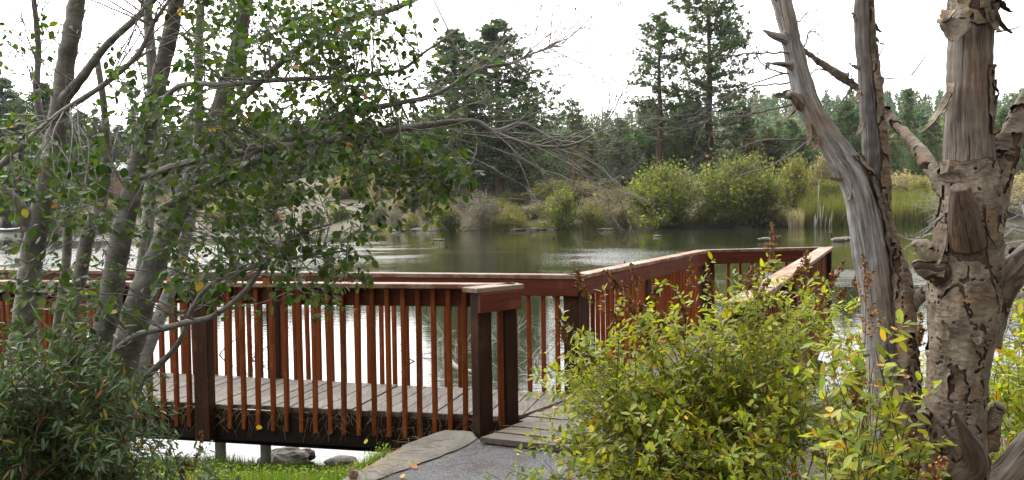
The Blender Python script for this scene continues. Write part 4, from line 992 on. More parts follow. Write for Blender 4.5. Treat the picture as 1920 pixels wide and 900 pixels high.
# ground litter & low green on the right bank
gm = MB(); n = 12000; X = rng.uniform(1.8, 6.5, n); Y = rng.uniform(4.2, 9.2, n); P = np.stack([X, Y, ground_z(X, Y) + rng.uniform(.0, .22, n)], 1)
scatter(gm, diamond_template(.6), P, rdir(n) + (0, 0, .3), rdir(n) * .6 + (0, 0, 1), rng.uniform(.02, .045, n), pick([(.07, .14, .035), (.10, .18, .04), (.05, .1, .03)], n))
tag(gm.build('ground_cover', M['grassy']), 'low green ground cover on the bank right of the pier', 'ground cover', None, 'stuff')

# pine needles: on the rim and on the slab and path (stuff)
nm = MB(); NP = [(.34, .21, .12), (.26, .15, .085), (.42, .28, .17)]
def needle(p, d, L, w=.0012):
    d = np.array(d, float); d /= np.linalg.norm(d); m = p + d * L * .5 + np.array((0, 0, rng.uniform(0, .012))); nm.tube([tuple(p), tuple(m), tuple(p + d * L + rng.normal(0, .008, 3) * (1, 1, .2))], [w, w, w * .6], 3, 0, tuple(pick(NP, 1)[0]), cap=False)
for _ in range(150):
    a = at(rng.uniform(650, 900), rng.uniform(815, 900), -.04); 
    if a.x < np.interp(a.y, edge[:, 1], edge[:, 0]) + .02: continue
    needle(np.array((a.x, a.y, -.041 if rng.random() < .9 else -.035)), (rng.normal(), rng.normal(), .02), rng.uniform(.08, .17))
for _ in range(60):
    a = at(rng.uniform(870, 1060), rng.uniform(832, 890), -.05); needle(np.array((a.x, a.y, -.051)), (rng.normal(), rng.normal(), .02), rng.uniform(.08, .15))
for _ in range(40):
    a = at(rng.uniform(930, 1060), rng.uniform(740, 820), .005); needle(np.array((a.x, a.y, .004)), (rng.normal(), rng.normal(), .01), rng.uniform(.06, .13))
nF = Vector((-dW.y, dW.x))
for _ in range(1100):
    s = rng.uniform(.1, 6.6); base = PF + dW * s + nF * rng.uniform(.0, .05); z = rng.uniform(-.16, .01); dens_ = math.sin(s * 9) + math.sin(s * 23)
    if dens_ < -.6: continue
    needle(np.array((base.x, base.y, z)) , (rng.normal(0, .6), rng.normal(0, .25) - .1, rng.normal(-.7, .5)), rng.uniform(.07, .17), .0012)
tag(nm.build('pine_needles', M['twig']), 'dry brown pine needles littering the walkway rim, the slab and the path', 'pine needles', None, 'stuff')
lt_ = MB(); n = 420; A = np.array([at(a, b, -.05) for a, b in zip(rng.uniform(650, 1080, n), rng.uniform(812, 905, n))]); A[:, 2] = np.where(A[:, 0] < np.interp(A[:, 1], edge[:, 1], edge[:, 0]) + .5, -.038, -.05)
A = A[A[:, 0] > np.interp(A[:, 1], edge[:, 1], edge[:, 0]) + .03]; n = len(A)
scatter(lt_, diamond_template(.7), A, rdir(n) * (1, 1, .1), rdir(n) * .2 + (0, 0, 1), rng.uniform(.005, .017, n), pick([(.16, .09, .045), (.10, .06, .035), (.24, .17, .09), (.06, .045, .035)], n))
tag(lt_.build('leaf_litter', M['twig']), 'small brown bits of leaf litter on the path and slab', 'litter', None, 'stuff')
# fallen leaves on rim
def fallen(px, py, z, col, lb, rot=None):
    p = at(px, py, z); x = MB(); scatter(x, LEAF_A, np.array([[0, 0, 0]]), np.array([[1.0, .3, 0]]), np.array([[0, -.4, 1.0]]) if rot is None else np.array([rot]), .055, np.array([col]))
    o = x.build('fallen_leaf', M['leaf']); o.location = p; o.rotation_euler = (0, 0, rng.uniform(0, 6)); tag(o, lb, 'leaf', 'fallen leaves')
fallen(690, 826, -.2 + .0, (.5, .45, .25), 'pale yellow leaf caught low on the walkway rim near the slab', (0, -1, .2))
fallen(492, 801, -.12, (.5, .36, .04), 'yellow leaf caught on the walkway rim right of the dark post', (0, -1, .2))
fallen(640, 790, -.12, (.45, .18, .04), 'orange leaf caught on the walkway rim midway along', (0, -1, .2))
fallen(755, 889, -.035, (.5, .34, .05), 'yellow leaf lying on the edging slab')
fallen(975, 831, -.045, (.45, .2, .05), 'orange leaf lying at the lip of the first plank')
fallen(772, 872, -.035, (.4, .12, .03), 'small rust leaf lying in the middle of the slab')
# pine cone
pc = at(663, 897, -.03); t = MB()
for j in range(9):
    for i in range(9):
        a = 2.4 * (j * 9 + i); rr = .020 * math.sin(math.pi * (j + 1.2) / 11) + .004; z = .006 + j * .0065
        d = np.array([[math.cos(a), math.sin(a), .5]]); scatter(t, diamond_template(.9), np.array([[pc.x + math.cos(a) * rr * .6, pc.y + math.sin(a) * rr * .6, -.045 + z]]), d, np.array([[0, 0, 1.0]]), .022, pick([(.22, .10, .05), (.15, .07, .035)], 1))
tag(t.build('pine_cone', M['twig']), 'brown open pine cone lying on the edging slab at the bottom edge', 'pine cone')
# rock under the boardwalk
for px, py, sx, sz, lb in ((530, 857, .32, .12, 'flat grey rock on the waterline under the boardwalk'), (575, 850, .11, .07, 'small dark rock beside the flat one under the boardwalk'), (640, 862, .2, .05, 'low pale stone at the waterline right of the flat rock')):
    o = rock_mesh(int(px), .6, (.13, .12, .105) if px != 575 else (.08, .06, .055)).build('bank_rock', M['stone_near'], smooth_=False); p = at(px, py, -.82); o.location = (p.x, p.y, -.84); o.scale = (sx * .8, sx * .6, sz * 1.5); tag(o, lb, 'rock', 'rocks under the boardwalk')
# concrete block right of the bush
x = MB(); p = at(1550, 762, -.1); x.box((p.x, p.y, -.12), .3, .3, .34, (1, .4, 0), .02, 0, (.4, .39, .37)); tag(x.build('concrete_block', M['stone_near']), 'grey concrete footing block between the large bush and the forked dead trunk', 'concrete block')

# driftwood branches in the water behind the railings
rw = np.random.default_rng(12)
def drift(label, px, py, n, spread, col, L=(.5, 1.3), main=None):
    p = at(px, py, WATER_Z); t = thing('dead_branch', label, 'driftwood', tuple(p), 'dead branches standing in the water'); x = MB()
    for i in range(n):
        q = np.array(p) + (rw.normal(0, spread * .4), rw.normal(0, .3), -.1); d = (rw.normal(0, .7), rw.normal(0, .4), rw.uniform(.4, 1.1)); l = rw.uniform(*L)
        w = walk(rw, q, d, l, 9, .17, -.01); x.tube([tuple(s) for s in w], list(np.linspace(.018 if i < 3 else .009, .003, 10)), 5, 0, tuple(np.array(col) * rw.uniform(.8, 1.2)))
        bare(np.array(w), 5, .2, .55, rw, .005, 0, col, x, 3)
    x.build('branches', M['twig'], t)
    if main:
        x = MB(); P, r = limb_pts(main); x.tube([tuple(s) for s in P], list(r), 8, 0, tuple(np.array(col) * .75)); x.build('log', M['twig'], t)
drift('pale tangle of dead branches in the water left of the entrance post', 850, 672, 8, 1.0, (.40, .36, .32), (.5, 1.4), [(838, 640, 12.5, 2.5), (842, 668, 12.4, 4), (858, 690, 12.2, 5), (900, 700, 12.0, 3.5)])
drift('pale dead twigs in the water seen right of the entrance posts', 985, 690, 8, .9, (.36, .34, .31), (.5, 1.5))
drift('dark bent dead branch in the water beside the corner post', 1075, 650, 3, .4, (.09, .08, .075), (.5, 1.0), [(1025, 530, 10.8, 4), (1042, 560, 10.8, 5), (1050, 590, 10.8, 6), (1085, 630, 10.8, 7)])
drift('grey tangle of brush behind the walkway seen between the balusters', 470, 672, 7, .7, (.25, .23, .2), (.4, .9))
# grey dead brush at the right edge over the water
t = thing('bare_bush', 'tangled leafless grey bush over the water at the right picture edge', 'bush', tuple(atd(1960, 560, 8)))
x = MB()
for i in range(70):
    st = np.array(atd(rw.uniform(1900, 2100), rw.uniform(430, 660), rw.uniform(7.4, 8.8))); d = np.array((-1.0, rw.normal(0, .3), rw.normal(.18, .35)))
    w = walk(rw, st, d, rw.uniform(.5, 1.25), 9, .1, .0); x.tube([tuple(s) for s in w], list(np.linspace(.006, .0018, 10)), 4, 0, (.33, .31, .30), cap=False)
    bare(np.array(w), 4, .2, .5, rw, .003, 0, (.33, .31, .30), x, 2)
for i in range(14):
    st = np.array(atd(rw.uniform(1840, 1900), rw.uniform(330, 430), rw.uniform(7.4, 8.4))); w = walk(rw, st, (-1, 0, rw.normal(-.25, .2)), rw.uniform(.4, .9), 8, .12, -.02); x.tube([tuple(s) for s in w], list(np.linspace(.005, .0015, 9)), 4, 0, (.36, .34, .33), cap=False); bare(np.array(w), 4, .15, .4, rw, .003, 0, (.36, .34, .33), x, 2)
for i in range(9):
    a = np.array(atd(2000, 900, 8.0)); a[2] = -.9; a[0] += rw.normal(0, .3); b = np.array(atd(rw.uniform(1860, 2080), rw.uniform(360, 560), 8)); S = spline([a, (a + b) / 2 + rw.normal(0, .1, 3), b], 6); x.tube([tuple(s) for s in S], list(np.linspace(.02, .008, len(S))), 5, 0, (.28, .26, .25))
x.build('branches', M['twig'], t)

# ------------------------------------------------------------------ dead trees (right)
def snag_wood():
    m, nt, b, out = mat('snag_wood'); g = attr(nt, 'grain').outputs['Vector']
    gn = noise_(nt, mapping(nt, g, (60, 60, 3.5)), 1, 6, .62, .6); bl = noise_(nt, mapping(nt, g, (9, 9, 3)), 1, 4); ck = noise_(nt, mapping(nt, g, (110, 110, 2.2)), 1, 3, .5, .3)
    g2 = noise_(nt, mapping(nt, g, (230, 230, 16)), 1, 5, .7, .5)
    gn = math_(nt, 'ADD', math_(nt, 'MULTIPLY', gn, .6), math_(nt, 'MULTIPLY', g2, .4))
    c = ramp(nt, gn, [(.36, (.055, .048, .044)), (.5, (.20, .19, .185)), (.66, (.40, .39, .38))])
    wr = attr(nt, 'tint').outputs['Color']
    c = mixc(nt, ramp(nt, bl, [(.45, 0), (.62, .8)]), c, mixc(nt, 1.0, c, (1.0, .78, .60), 'MULTIPLY'))
    c = mixc(nt, ramp(nt, ck, [(.34, .9), (.40, 0)]), c, (.025, .02, .018))
    c = mixc(nt, 1.0, c, wr, 'MULTIPLY')
    nt.links.new(c, b.inputs['Base Color']); b.inputs['Roughness'].default_value = .7
    bump(nt, b, math_(nt, 'ADD', gn, math_(nt, 'MULTIPLY', ck, .8)), .8, .006); return m
def snag_bark():
    m, nt, b, out = mat('snag_bark'); g = attr(nt, 'grain').outputs['Vector']
    n1 = noise_(nt, mapping(nt, g, (14, 14, 10)), 1, 6, .6); n2 = noise_(nt, mapping(nt, g, (7, 7, 5)), 1.3, 4); hz = noise_(nt, mapping(nt, g, (34, 34, 95)), 1, 5, .65)
    v = nd(nt, 'ShaderNodeTexVoronoi', Scale=1.0); nt.links.new(mapping(nt, g, (75, 75, 95)), v.inputs['Vector'])
    c = ramp(nt, n1, [(.28, (.062, .046, .032)), (.5, (.155, .120, .085)), (.72, (.30, .255, .195))])
    c = mixc(nt, ramp(nt, n2, [(.52, 0), (.66, .75)]), c, (.22, .13, .065))
    c = mixc(nt, .6, c, mixc(nt, 1.0, c, ramp(nt, hz, [(.36, .3), (.5, 1.1)]), 'MULTIPLY'))
    c = mixc(nt, ramp(nt, v.outputs['Distance'], [(.10, .55), (.2, 0)]), c, (.36, .34, .31))
    nt.links.new(c, b.inputs['Base Color']); b.inputs['Roughness'].default_value = .8
    h = math_(nt, 'SUBTRACT', math_(nt, 'ADD', n1, hz), math_(nt, 'MULTIPLY', v.outputs['Distance'], .35)); bump(nt, b, h, .7, .005); return m
M['snag_wood'] = snag_wood(); M['snag_bark'] = snag_bark()
m, nt, b, out = mat('inner_bark'); g = attr(nt, 'grain').outputs['Vector']; n1 = noise_(nt, mapping(nt, g, (30, 30, 8)), 1, 5)
nt.links.new(ramp(nt, n1, [(.3, (.02, .013, .010)), (.7, (.085, .045, .028))]), b.inputs['Base Color']); b.inputs['Roughness'].default_value = .8; bump(nt, b, n1, .6, .005); M['inner_bark'] = m

def union(limbs, voxel):
    """all limbs merged into one skin"""
    x = MB()
    for P, r in limbs: x.tube([tuple(p) for p in P], list(r), 20)
    o = x.build('tmp', M['twig']); md = o.modifiers.new('r', 'REMESH'); md.mode = 'VOXEL'; md.voxel_size = voxel
    ms = o.modifiers.new('s', 'SMOOTH'); ms.iterations = 5; ms.factor = .5
    dg = bpy.context.evaluated_depsgraph_get(); me = bpy.data.meshes.new_from_object(o.evaluated_get(dg)); bpy.data.objects.remove(o); return me
def frames(co, limbs):
    """per vertex: grain coordinates (radial x, radial y, distance along the limb) and the limb it belongs to"""
    N = len(co); best = np.full(N, 1e9); out = np.zeros((N, 3)); L = np.zeros(N, int); off = 0
    for li, (P, r) in enumerate(limbs):
        A, B = P[:-1], P[1:]; D = B - A; LL = np.linalg.norm(D, axis=1); U = D / LL[:, None]; S = np.concatenate([[0], np.cumsum(LL)[:-1]]) + off; off += 3.7
        T = np.gradient(P, axis=0); T /= np.linalg.norm(T, axis=1, keepdims=True)
        for i0 in range(0, N, 30000):
            c = co[i0:i0 + 30000]; w = c[:, None] - A[None]; t = np.clip(np.einsum('nkj,kj->nk', w, U), 0, LL[None]); q = w - t[..., None] * U[None]
            ds = np.linalg.norm(q, axis=2); k = np.argmin(ds, 1); a = np.arange(len(c)); f = t[a, k] / LL[k]; rr = r[k] * (1 - f) + r[k + 1] * f
            sc_ = ds[a, k] - rr; m_ = sc_ < best[i0:i0 + 30000]; idx_ = np.nonzero(m_)[0]; g_ = idx_ + i0; best[g_] = sc_[idx_]
            rad = q[idx_, k[idx_]]; u = T[k[idx_]] * (1 - f[idx_])[:, None] + T[k[idx_] + 1] * f[idx_][:, None]; u /= np.linalg.norm(u, axis=1, keepdims=True)
            e1 = np.cross(u, np.array((0, 1.0, 0))); e1 /= np.linalg.norm(e1, axis=1, keepdims=True); e2 = np.cross(u, e1)
            out[g_] = np.stack([np.sum(rad * e1, 1), np.sum(rad * e2, 1), S[k[idx_]] + t[idx_, k[idx_]]], 1); L[g_] = li
    return out, L
PROT = np.array(Matrix.Rotation(.7, 3, 'X') @ Matrix.Rotation(1.1, 3, 'Y') @ Matrix.Rotation(.5, 3, 'Z'))
def pnoise(c, s, seed=0):
    o = Vector((seed * 13.1, seed * 7.7, seed * 3.3)); sc = np.array(s)
    cc = (c * sc) @ PROT
    cc = cc + .35 * np.sin(cc[:, [1, 2, 0]] * 1.9 + 1.3)
    return np.array([mnoise.noise(Vector(q) + o) for q in cc])
def snag_tree(label, org, limbs, voxel, bark_fn, tint_fn, seed, trunk_name='trunk'):
    root = thing('dead_tree', label, 'dead tree', org)
    me = union(limbs, voxel * .82); n = len(me.vertices); co = np.zeros(n * 3); me.vertices.foreach_get('co', co); co = co.reshape(-1, 3)
    nr = np.zeros(n * 3); me.vertices.foreach_get('normal', nr); nr = nr.reshape(-1, 3)
    gr, lid = frames(co, limbs)
    disp = .006 * pnoise(gr, (14, 14, 5), seed) + .0022 * pnoise(gr, (60, 60, 7), seed + 1) + .003 * pnoise(co, (22, 22, 22), seed + 2)
    cw = co + nr * disp[:, None]
    # bark plates: voronoi-like cells of noise, ragged, missing where bark_fn is low
    gw = gr + .011 * np.stack([pnoise(gr, (70, 70, 50), seed + 31), pnoise(gr, (70, 70, 50), seed + 32), pnoise(gr, (60, 60, 60), seed + 33)], 1)
    pl = pnoise(gr, (13, 13, 7), seed + 3); edge_ = pnoise(gr, (34, 34, 26), seed + 4); crack = np.abs(pnoise(gw, (13, 13, 4.0), seed + 5)); crack2 = np.abs(pnoise(gw, (9, 9, 14), seed + 6))
    cover = bark_fn(co, gr, lid) + .55 * pl + .22 * edge_
    on = (cover > 0) & (crack > .017) & ((crack2 > .009) | (cover < .5))
    nf = len(me.polygons); vi = np.zeros(len(me.loops), int); me.loops.foreach_get('vertex_index', vi); ls = np.zeros(nf, int); lt = np.zeros(nf, int); me.polygons.foreach_get('loop_start', ls); me.polygons.foreach_get('loop_total', lt)
    assert (lt == 4).all(); Fq = vi.reshape(-1, 4)
    def mk(name, V, Fc, mats, mi=None, tint=None, grc=None):
        x = MB(); x.add(V, Fc, 0, tint)
        if mi is not None: x.mi = [mi]
        o = x.build(name, mats, root); a = o.data.attributes.new('grain', 'FLOAT_VECTOR', 'POINT'); a.data.foreach_set('vector', grc.ravel()); return o
    near = cover > -.12
    mi = near[Fq].all(1).astype(int)
    mk(trunk_name, cw, Fq, [M['snag_wood'], M['inner_bark']], mi, tint_fn(co, gr, lid), gr)
    fo = on[Fq].all(1); Fb = Fq[fo]; used = np.unique(Fb); mp_ = -np.ones(n, int); mp_[used] = np.arange(len(used)); Fb = mp_[Fb]
    # thickness and curl at plate margins
    cnt = np.zeros(len(used), int); 
    ed = np.concatenate([Fb[:, [0, 1]], Fb[:, [1, 2]], Fb[:, [2, 3]], Fb[:, [3, 0]]]); es = np.sort(ed, 1); key = es[:, 0] * len(used) + es[:, 1]; uq, ix, c_ = np.unique(key, return_index=True, return_counts=True)
    bd = ed[ix[c_ == 1]]; isb = np.zeros(len(used), bool); isb[bd.ravel()] = True
    dist = np.where(isb, 0.0, 9.0)
    for _ in range(6):
        mn = dist.copy(); np.minimum.at(mn, ed[:, 0], dist[ed[:, 1]] + 1); np.minimum.at(mn, ed[:, 1], dist[ed[:, 0]] + 1); dist = mn
    lift = .0045 + .0035 * pl[used] + np.maximum(0, pnoise(gr[used], (20, 20, 16), seed + 8)) * .02 * np.exp(-dist / 2.0) + .002 * pnoise(gr[used], (50, 50, 60), seed + 9)
    lift = np.maximum(lift, .003)
    bp = cw[used].copy()
    for _ in range(4):          # smooth the ragged outline of the plates
        acc = np.zeros_like(bp); c2 = np.zeros(len(used)); np.add.at(acc, bd[:, 0], bp[bd[:, 1]]); np.add.at(acc, bd[:, 1], bp[bd[:, 0]]); np.add.at(c2, bd[:, 0], 1); np.add.at(c2, bd[:, 1], 1)
        k_ = c2 > 0; bp[k_] = bp[k_] * .4 + .6 * acc[k_] / c2[k_][:, None]
    top = bp + nr[used] * lift[:, None]; bot = bp + nr[used] * (lift - .0035 - .003 * (dist > 2))[:, None]; m_ = len(used)
    side = np.stack([bd[:, 1], bd[:, 0], bd[:, 0] + m_, bd[:, 1] + m_], 1)
    FF = np.concatenate([Fb, Fb[:, ::-1] + m_, side]); mi2 = np.concatenate([np.zeros(len(Fb), int), np.ones(len(Fb) + len(side), int)])
    mk('bark', np.concatenate([top, bot]), FF, [M['snag_bark'], M['inner_bark']], mi2, None, np.concatenate([gr[used], gr[used]]))
    bpy.data.meshes.remove(me); return root
def flap(x, p, d, nrm, L, w, curl, seed):
    """a peeling strip of bark: starts at p, runs along d, curls away along nrm"""
    r = np.random.default_rng(seed); d = np.array(d, float); d /= np.linalg.norm(d); nrm = np.array(nrm, float); nrm -= d * nrm.dot(d); nrm /= np.linalg.norm(nrm); s = np.cross(d, nrm)
    V = []; n = 9; m = 5
    for i in range(n):
        t = i / (n - 1); a = curl * t ** 1.5; q = np.array(p) + d * L * t * math.cos(a * .6) + nrm * L * t * math.sin(a * .6) * .8
        ww = w * (1 - .75 * t ** 2) * (1 + r.normal(0, .1))
        for j in range(m):
            k = (j / (m - 1) - .5) * 2; V.append(q + s * ww * k * .5 + nrm * (k * k * .25 * ww) + r.normal(0, .0012, 3))
    f = [(i * m + j, i * m + j + 1, (i + 1) * m + j + 1, (i + 1) * m + j) for i in range(n - 1) for j in range(m - 1)]
    V = np.array(V); N = len(V); th = nrm * -.0025; V2 = V + th; f2 = [tuple(N + q for q in reversed(u)) for u in f]
    bd = [(j, j + 1) for j in range(m - 1)] + [((n - 1) * m + j + 1, (n - 1) * m + j) for j in range(m - 1)] + [((i + 1) * m, i * m) for i in range(n - 1)] + [(i * m + m - 1, (i + 1) * m + m - 1) for i in range(n - 1)]
    x.add(np.concatenate([V, V2]), f + f2 + [(b_, a_, a_ + N, b_ + N) for a_, b_ in bd], 0)
    x.mi[-1] = np.array([0] * len(f) + [1] * (len(f2) + len(bd)))
def finish_flaps(x, root, name='bark_strip'):
    o = x.build(name, [M['snag_bark'], M['inner_bark']], root); v = np.concatenate(x.v); a = o.data.attributes.new('grain', 'FLOAT_VECTOR', 'POINT'); a.data.foreach_set('vector', v.ravel()); return o

# forked dead tree
DA = 3.3
A_l = [limb_pts(r_, 6) for r_ in (
 [(1672, 1150, DA, 46), (1668, 930, DA, 38), (1660, 760, DA, 31), (1652, 620, DA, 32), (1638, 500, DA, 33), (1622, 400, DA, 32), (1603, 335, DA, 31), (1562, 272, DA, 25), (1520, 210, DA, 23), (1500, 150, DA, 20), (1483, 80, DA, 18), (1466, 0, DA, 17), (1452, -70, DA, 16)],
 [(1640, 430, DA + .03, 26), (1640, 350, DA + .03, 26), (1640, 290, DA + .03, 23), (1636, 220, DA + .04, 22), (1630, 150, DA + .04, 19), (1621, 80, DA + .04, 18), (1619, 0, DA + .04, 17), (1618, -70, DA + .04, 16)],
 [(1712, 1150, DA - .04, 30), (1704, 940, DA - .04, 25), (1697, 800, DA - .04, 23), (1696, 660, DA - .04, 22), (1687, 540, DA - .03, 21), (1665, 450, DA, 16), (1655, 400, DA, 12)],
 [(1690, 620, DA - .03, 13), (1705, 575, DA - .04, 12), (1730, 550, DA - .06, 10), (1752, 540, DA - .1, 10)],
 [(1492, 80, DA, 13), (1470, 72, DA - .02, 10), (1450, 66, DA - .03, 7), (1430, 56, DA - .04, 2)],
 [(1500, 130, DA, 9), (1475, 122, DA - .03, 6), (1445, 119, DA - .05, 1.5)],
 [(1505, 200, DA - .01, 12), (1487, 180, DA - .05, 8), (1477, 176, DA - .07, 6)])]
def barkA(co, gr, lid):
    right = gr[:, 0] * 0; # right hand side of a limb = +x of the world
    c = np.full(len(co), -1.2)
    z = co[:, 2]
    # pale bark keeps to the right side
    for i, (P, r) in enumerate(A_l):
        k = lid == i
        if not k.any(): continue
        xa = np.interp(co[k, 2], P[:, 2], P[:, 0]) if P[-1, 2] > P[0, 2] else co[k, 0]
        rr = np.interp(co[k, 2], P[:, 2], r) if P[-1, 2] > P[0, 2] else 1
        q = (co[k, 0] - xa) / rr
        c[k] = {0: np.where(co[k, 2] < 1.78, (q - .55) * 2.2, -1.2), 1: (q - .0) * 2.0 + .0, 2: .75 + q * .1, 3: .5}.get(i, -1.0)
    return c
def tintA(co, gr, lid):
    t = np.ones((len(co), 3)); b = pnoise(gr, (8, 8, 2), 91)[:, None]; t = t * (1 + .25 * b)
    k = lid == 1; t[k] *= (.55, .52, .52); return np.clip(t, .2, 1.5)
dA = snag_tree('bleached forked dead tree with a leaning left stem and pale bark down its right side', tuple(atd(1672, 1150, DA)), A_l, .0042, barkA, tintA, 3)
x = MB()
def fpx(x, px, py, dep, d, nr_, L, w, c, s): flap(x, np.array(atd(px, py, dep)), d, nr_, L, w, c, s)
for k_, (px, py, d, nn, L, w, c) in enumerate(((1497, 190, (-.3, 0, -1), (-1, -.2, 0), .10, .04, 1.0), (1518, 232, (.25, 0, -1), (-1, -.3, 0), .09, .03, .9), (1532, 255, (.1, 0, -1), (-.8, -.6, 0), .07, .03, 1.3), (1483, 178, (-1, 0, -.1), (0, -1, .2), .07, .035, .5), (1588, 330, (.45, 0, -1), (-1, -.3, 0), .10, .03, .9), (1578, 338, (-1, 0, .1), (0, -1, .3), .05, .015, .5), (1612, 130, (-.9, 0, .4), (0, -1, .3), .05, .014, .5), (1614, 170, (-.2, 0, -1), (-1, -.3, 0), .05, .03, .9), (1618, 230, (-.1, 0, -1), (-1, -.3, 0), .06, .03, .9), (1640, 45, (.2, 0, -1), (1, -.3, 0), .04, .03, .9), (1643, 70, (.2, 0, -1), (1, -.5, 0), .04, .02, 1.2), (1606, 40, (-.3, 0, 1), (-1, -.3, 0), .04, .014, .6), (1622, 310, (-.1, 0, 1), (-1, -.5, 0), .05, .02, .7), (1668, 520, (.1, 0, -1), (.8, -.6, 0), .08, .04, 1.0), (1702, 655, (.3, 0, -1), (1, -.4, 0), .06, .02, .8), (1652, 560, (-.3, 0, 1), (-1, -.6, 0), .06, .04, .8))):
    x = MB(); fpx(x, px, py, DA - .03, d, nn, L, w, c, k_); finish_flaps(x, dA)
x = MB(); rk = np.random.default_rng(4); P0_ = A_l[0][0]; P1_ = A_l[1][0]
TW2 = (.12, .105, .10)
for (a, b, c) in (((1490, 100), (1420, 92), (1340, 103)), ((1500, 130), (1380, 170), (1250, 245)), ((1500, 150), (1410, 158), (1330, 190)), ((1510, 185), (1400, 215), (1300, 235)), ((1520, 260), (1440, 310), (1360, 335)), ((1480, 60), (1500, 40), (1530, 20)), ((1495, 110), (1520, 60), (1540, 70)), ((1475, 20), (1430, -20), (1400, -40)), ((1505, 140), (1440, 120), (1390, 60)), ((1535, 260), (1430, 270), (1345, 300))):
    S = spline([atd(*a, DA), atd(*b, DA + rk.normal(0, .15)), atd(*c, DA + rk.normal(0, .2))], 8); S = S + np.cumsum(rk.normal(0, .003, S.shape), 0)
    x.tube([tuple(s) for s in S], list(np.linspace(.0042, .0012, len(S))), 5, 0, TW2, cap=False); bare(S[4:], 6, .10, .34, rk, .0013, 0, TW2, x, 3)
for (a, b, c) in (((1645, 145), (1690, 148), (1710, 140)), ((1710, 140), (1735, 105), (1742, 85)), ((1640, 120), (1655, 90), (1655, 70)), ((1618, 180), (1600, 150), (1590, 140))):
    S = spline([atd(*a, DA), atd(*b, DA), atd(*c, DA)], 6); x.tube([tuple(s) for s in S], list(np.linspace(.0026, .001, len(S))), 4, 0, TW2, cap=False); bare(S[3:], 2, .05, .15, rk, .0009, 0, TW2, x, 1)
x.build('twigs', M['twig'], dA)

# thick dead tree at the right
DB = 3.0
B_l = [(P_, r2_ * .93) for P_, r2_ in (limb_pts(r_, 6) for r_ in (
 [(1800, 1200, DB, 90), (1795, 1000, DB, 78), (1795, 900, DB, 64), (1792, 800, DB, 54), (1795, 700, DB, 54), (1806, 610, DB, 62), (1810, 520, DB, 68), (1815, 450, DB, 62), (1820, 390, DB, 56), (1818, 300, DB, 48), (1817, 200, DB, 44), (1819, 110, DB, 42), (1822, 30, DB, 42), (1826, -80, DB, 42)],
 [(1835, 470, DB + .02, 38), (1855, 380, DB + .02, 32), (1872, 320, DB + .02, 27), (1893, 265, DB + .02, 22), (1920, 205, DB + .02, 17), (1950, 140, DB, 12)],
 [(1835, 640, DB + .02, 42), (1868, 560, DB + .01, 32), (1895, 515, DB, 28), (1930, 480, DB, 27), (1990, 430, DB, 24)],
 [(1815, 460, DB - .08, 34), (1808, 410, DB - .12, 30), (1803, 370, DB - .15, 22), (1801, 350, DB - .165, 18)],
 [(1770, 490, DB - .01, 34), (1745, 475, DB - .02, 22), (1728, 462, DB - .03, 12), (1712, 456, DB - .03, 5)],
 [(1765, 510, DB - .03, 28), (1740, 505, DB - .04, 15), (1716, 494, DB - .05, 6)],
 [(1800, 900, DB - .08, 34), (1830, 870, DB - .12, 26), (1812, 820, DB - .16, 17), (1795, 785, DB - .19, 6), (1790, 772, DB - .2, 2)],
 [(1790, 960, DB - .05, 50), (1850, 915, DB - .05, 36), (1895, 880, DB - .06, 30), (1960, 800, DB - .06, 28)],
 [(1770, 880, DB - .03, 40), (1745, 800, DB - .06, 22), (1733, 772, DB - .08, 12)],
 [(1850, 840, DB, 22), (1865, 780, DB - .02, 12), (1875, 760, DB - .03, 7)],
 [(1835, 440, DB - .09, 14), (1838, 432, DB - .13, 10)],
 # the long cross branch reaching up to the left behind the forked trunk
 [(1780, 360, DB + .02, 17), (1750, 318, DB + .1, 12), (1715, 272, DB + .25, 9.5), (1680, 232, DB + .38, 8), (1650, 200, DB + .45, 7), (1605, 162, DB + .5, 6.5), (1575, 142, DB + .5, 5.5), (1535, 115, DB + .5, 4.5), (1498, 88, DB + .5, 2.5)]))]
def zpx(y): return float(atd(1815, y, DB).z)
def barkB(co, gr, lid):
    c = np.full(len(co), .66); P, r = B_l[0]; z = co[:, 2]
    q = (co[:, 0] - np.interp(z, P[:, 2], P[:, 0])) / np.interp(z, P[:, 2], r); k = lid == 0
    up = smooth(z, zpx(330), zpx(270)); strip = np.where((z > zpx(255)) & (z < zpx(125)), (q - .45) * 3, -1.3)
    top = smooth(z, zpx(75), zpx(25)) * 1.6
    c[k] = (c * (1 - up) + up * np.maximum(strip, -1.0 + top))[k]
    c[(lid == 3) | (lid == 6) | (lid == 10)] = -1.2; c[lid == 4] = .1; c[lid == 5] = .1; c[lid == 7] = -.5; c[lid == 11] = .35; c[lid == 1] = .25; c[lid == 2] = -.1
    return c
def tintB(co, gr, lid):
    t = np.tile((.72, .62, .52), (len(co), 1)); b = pnoise(gr, (9, 9, 2), 17)[:, None]; t = t * (1 + .3 * b)
    k = (lid == 3) | (lid == 6); t[k] *= (.62, .52, .45); return np.clip(t, .15, 1.4)
dB_ = snag_tree('thick dead tree with cracked peeling bark and a sawn off stub, nearest the right edge', tuple(atd(1800, 1200, DB)), B_l, .0046, barkB, tintB, 8)
x = MB()
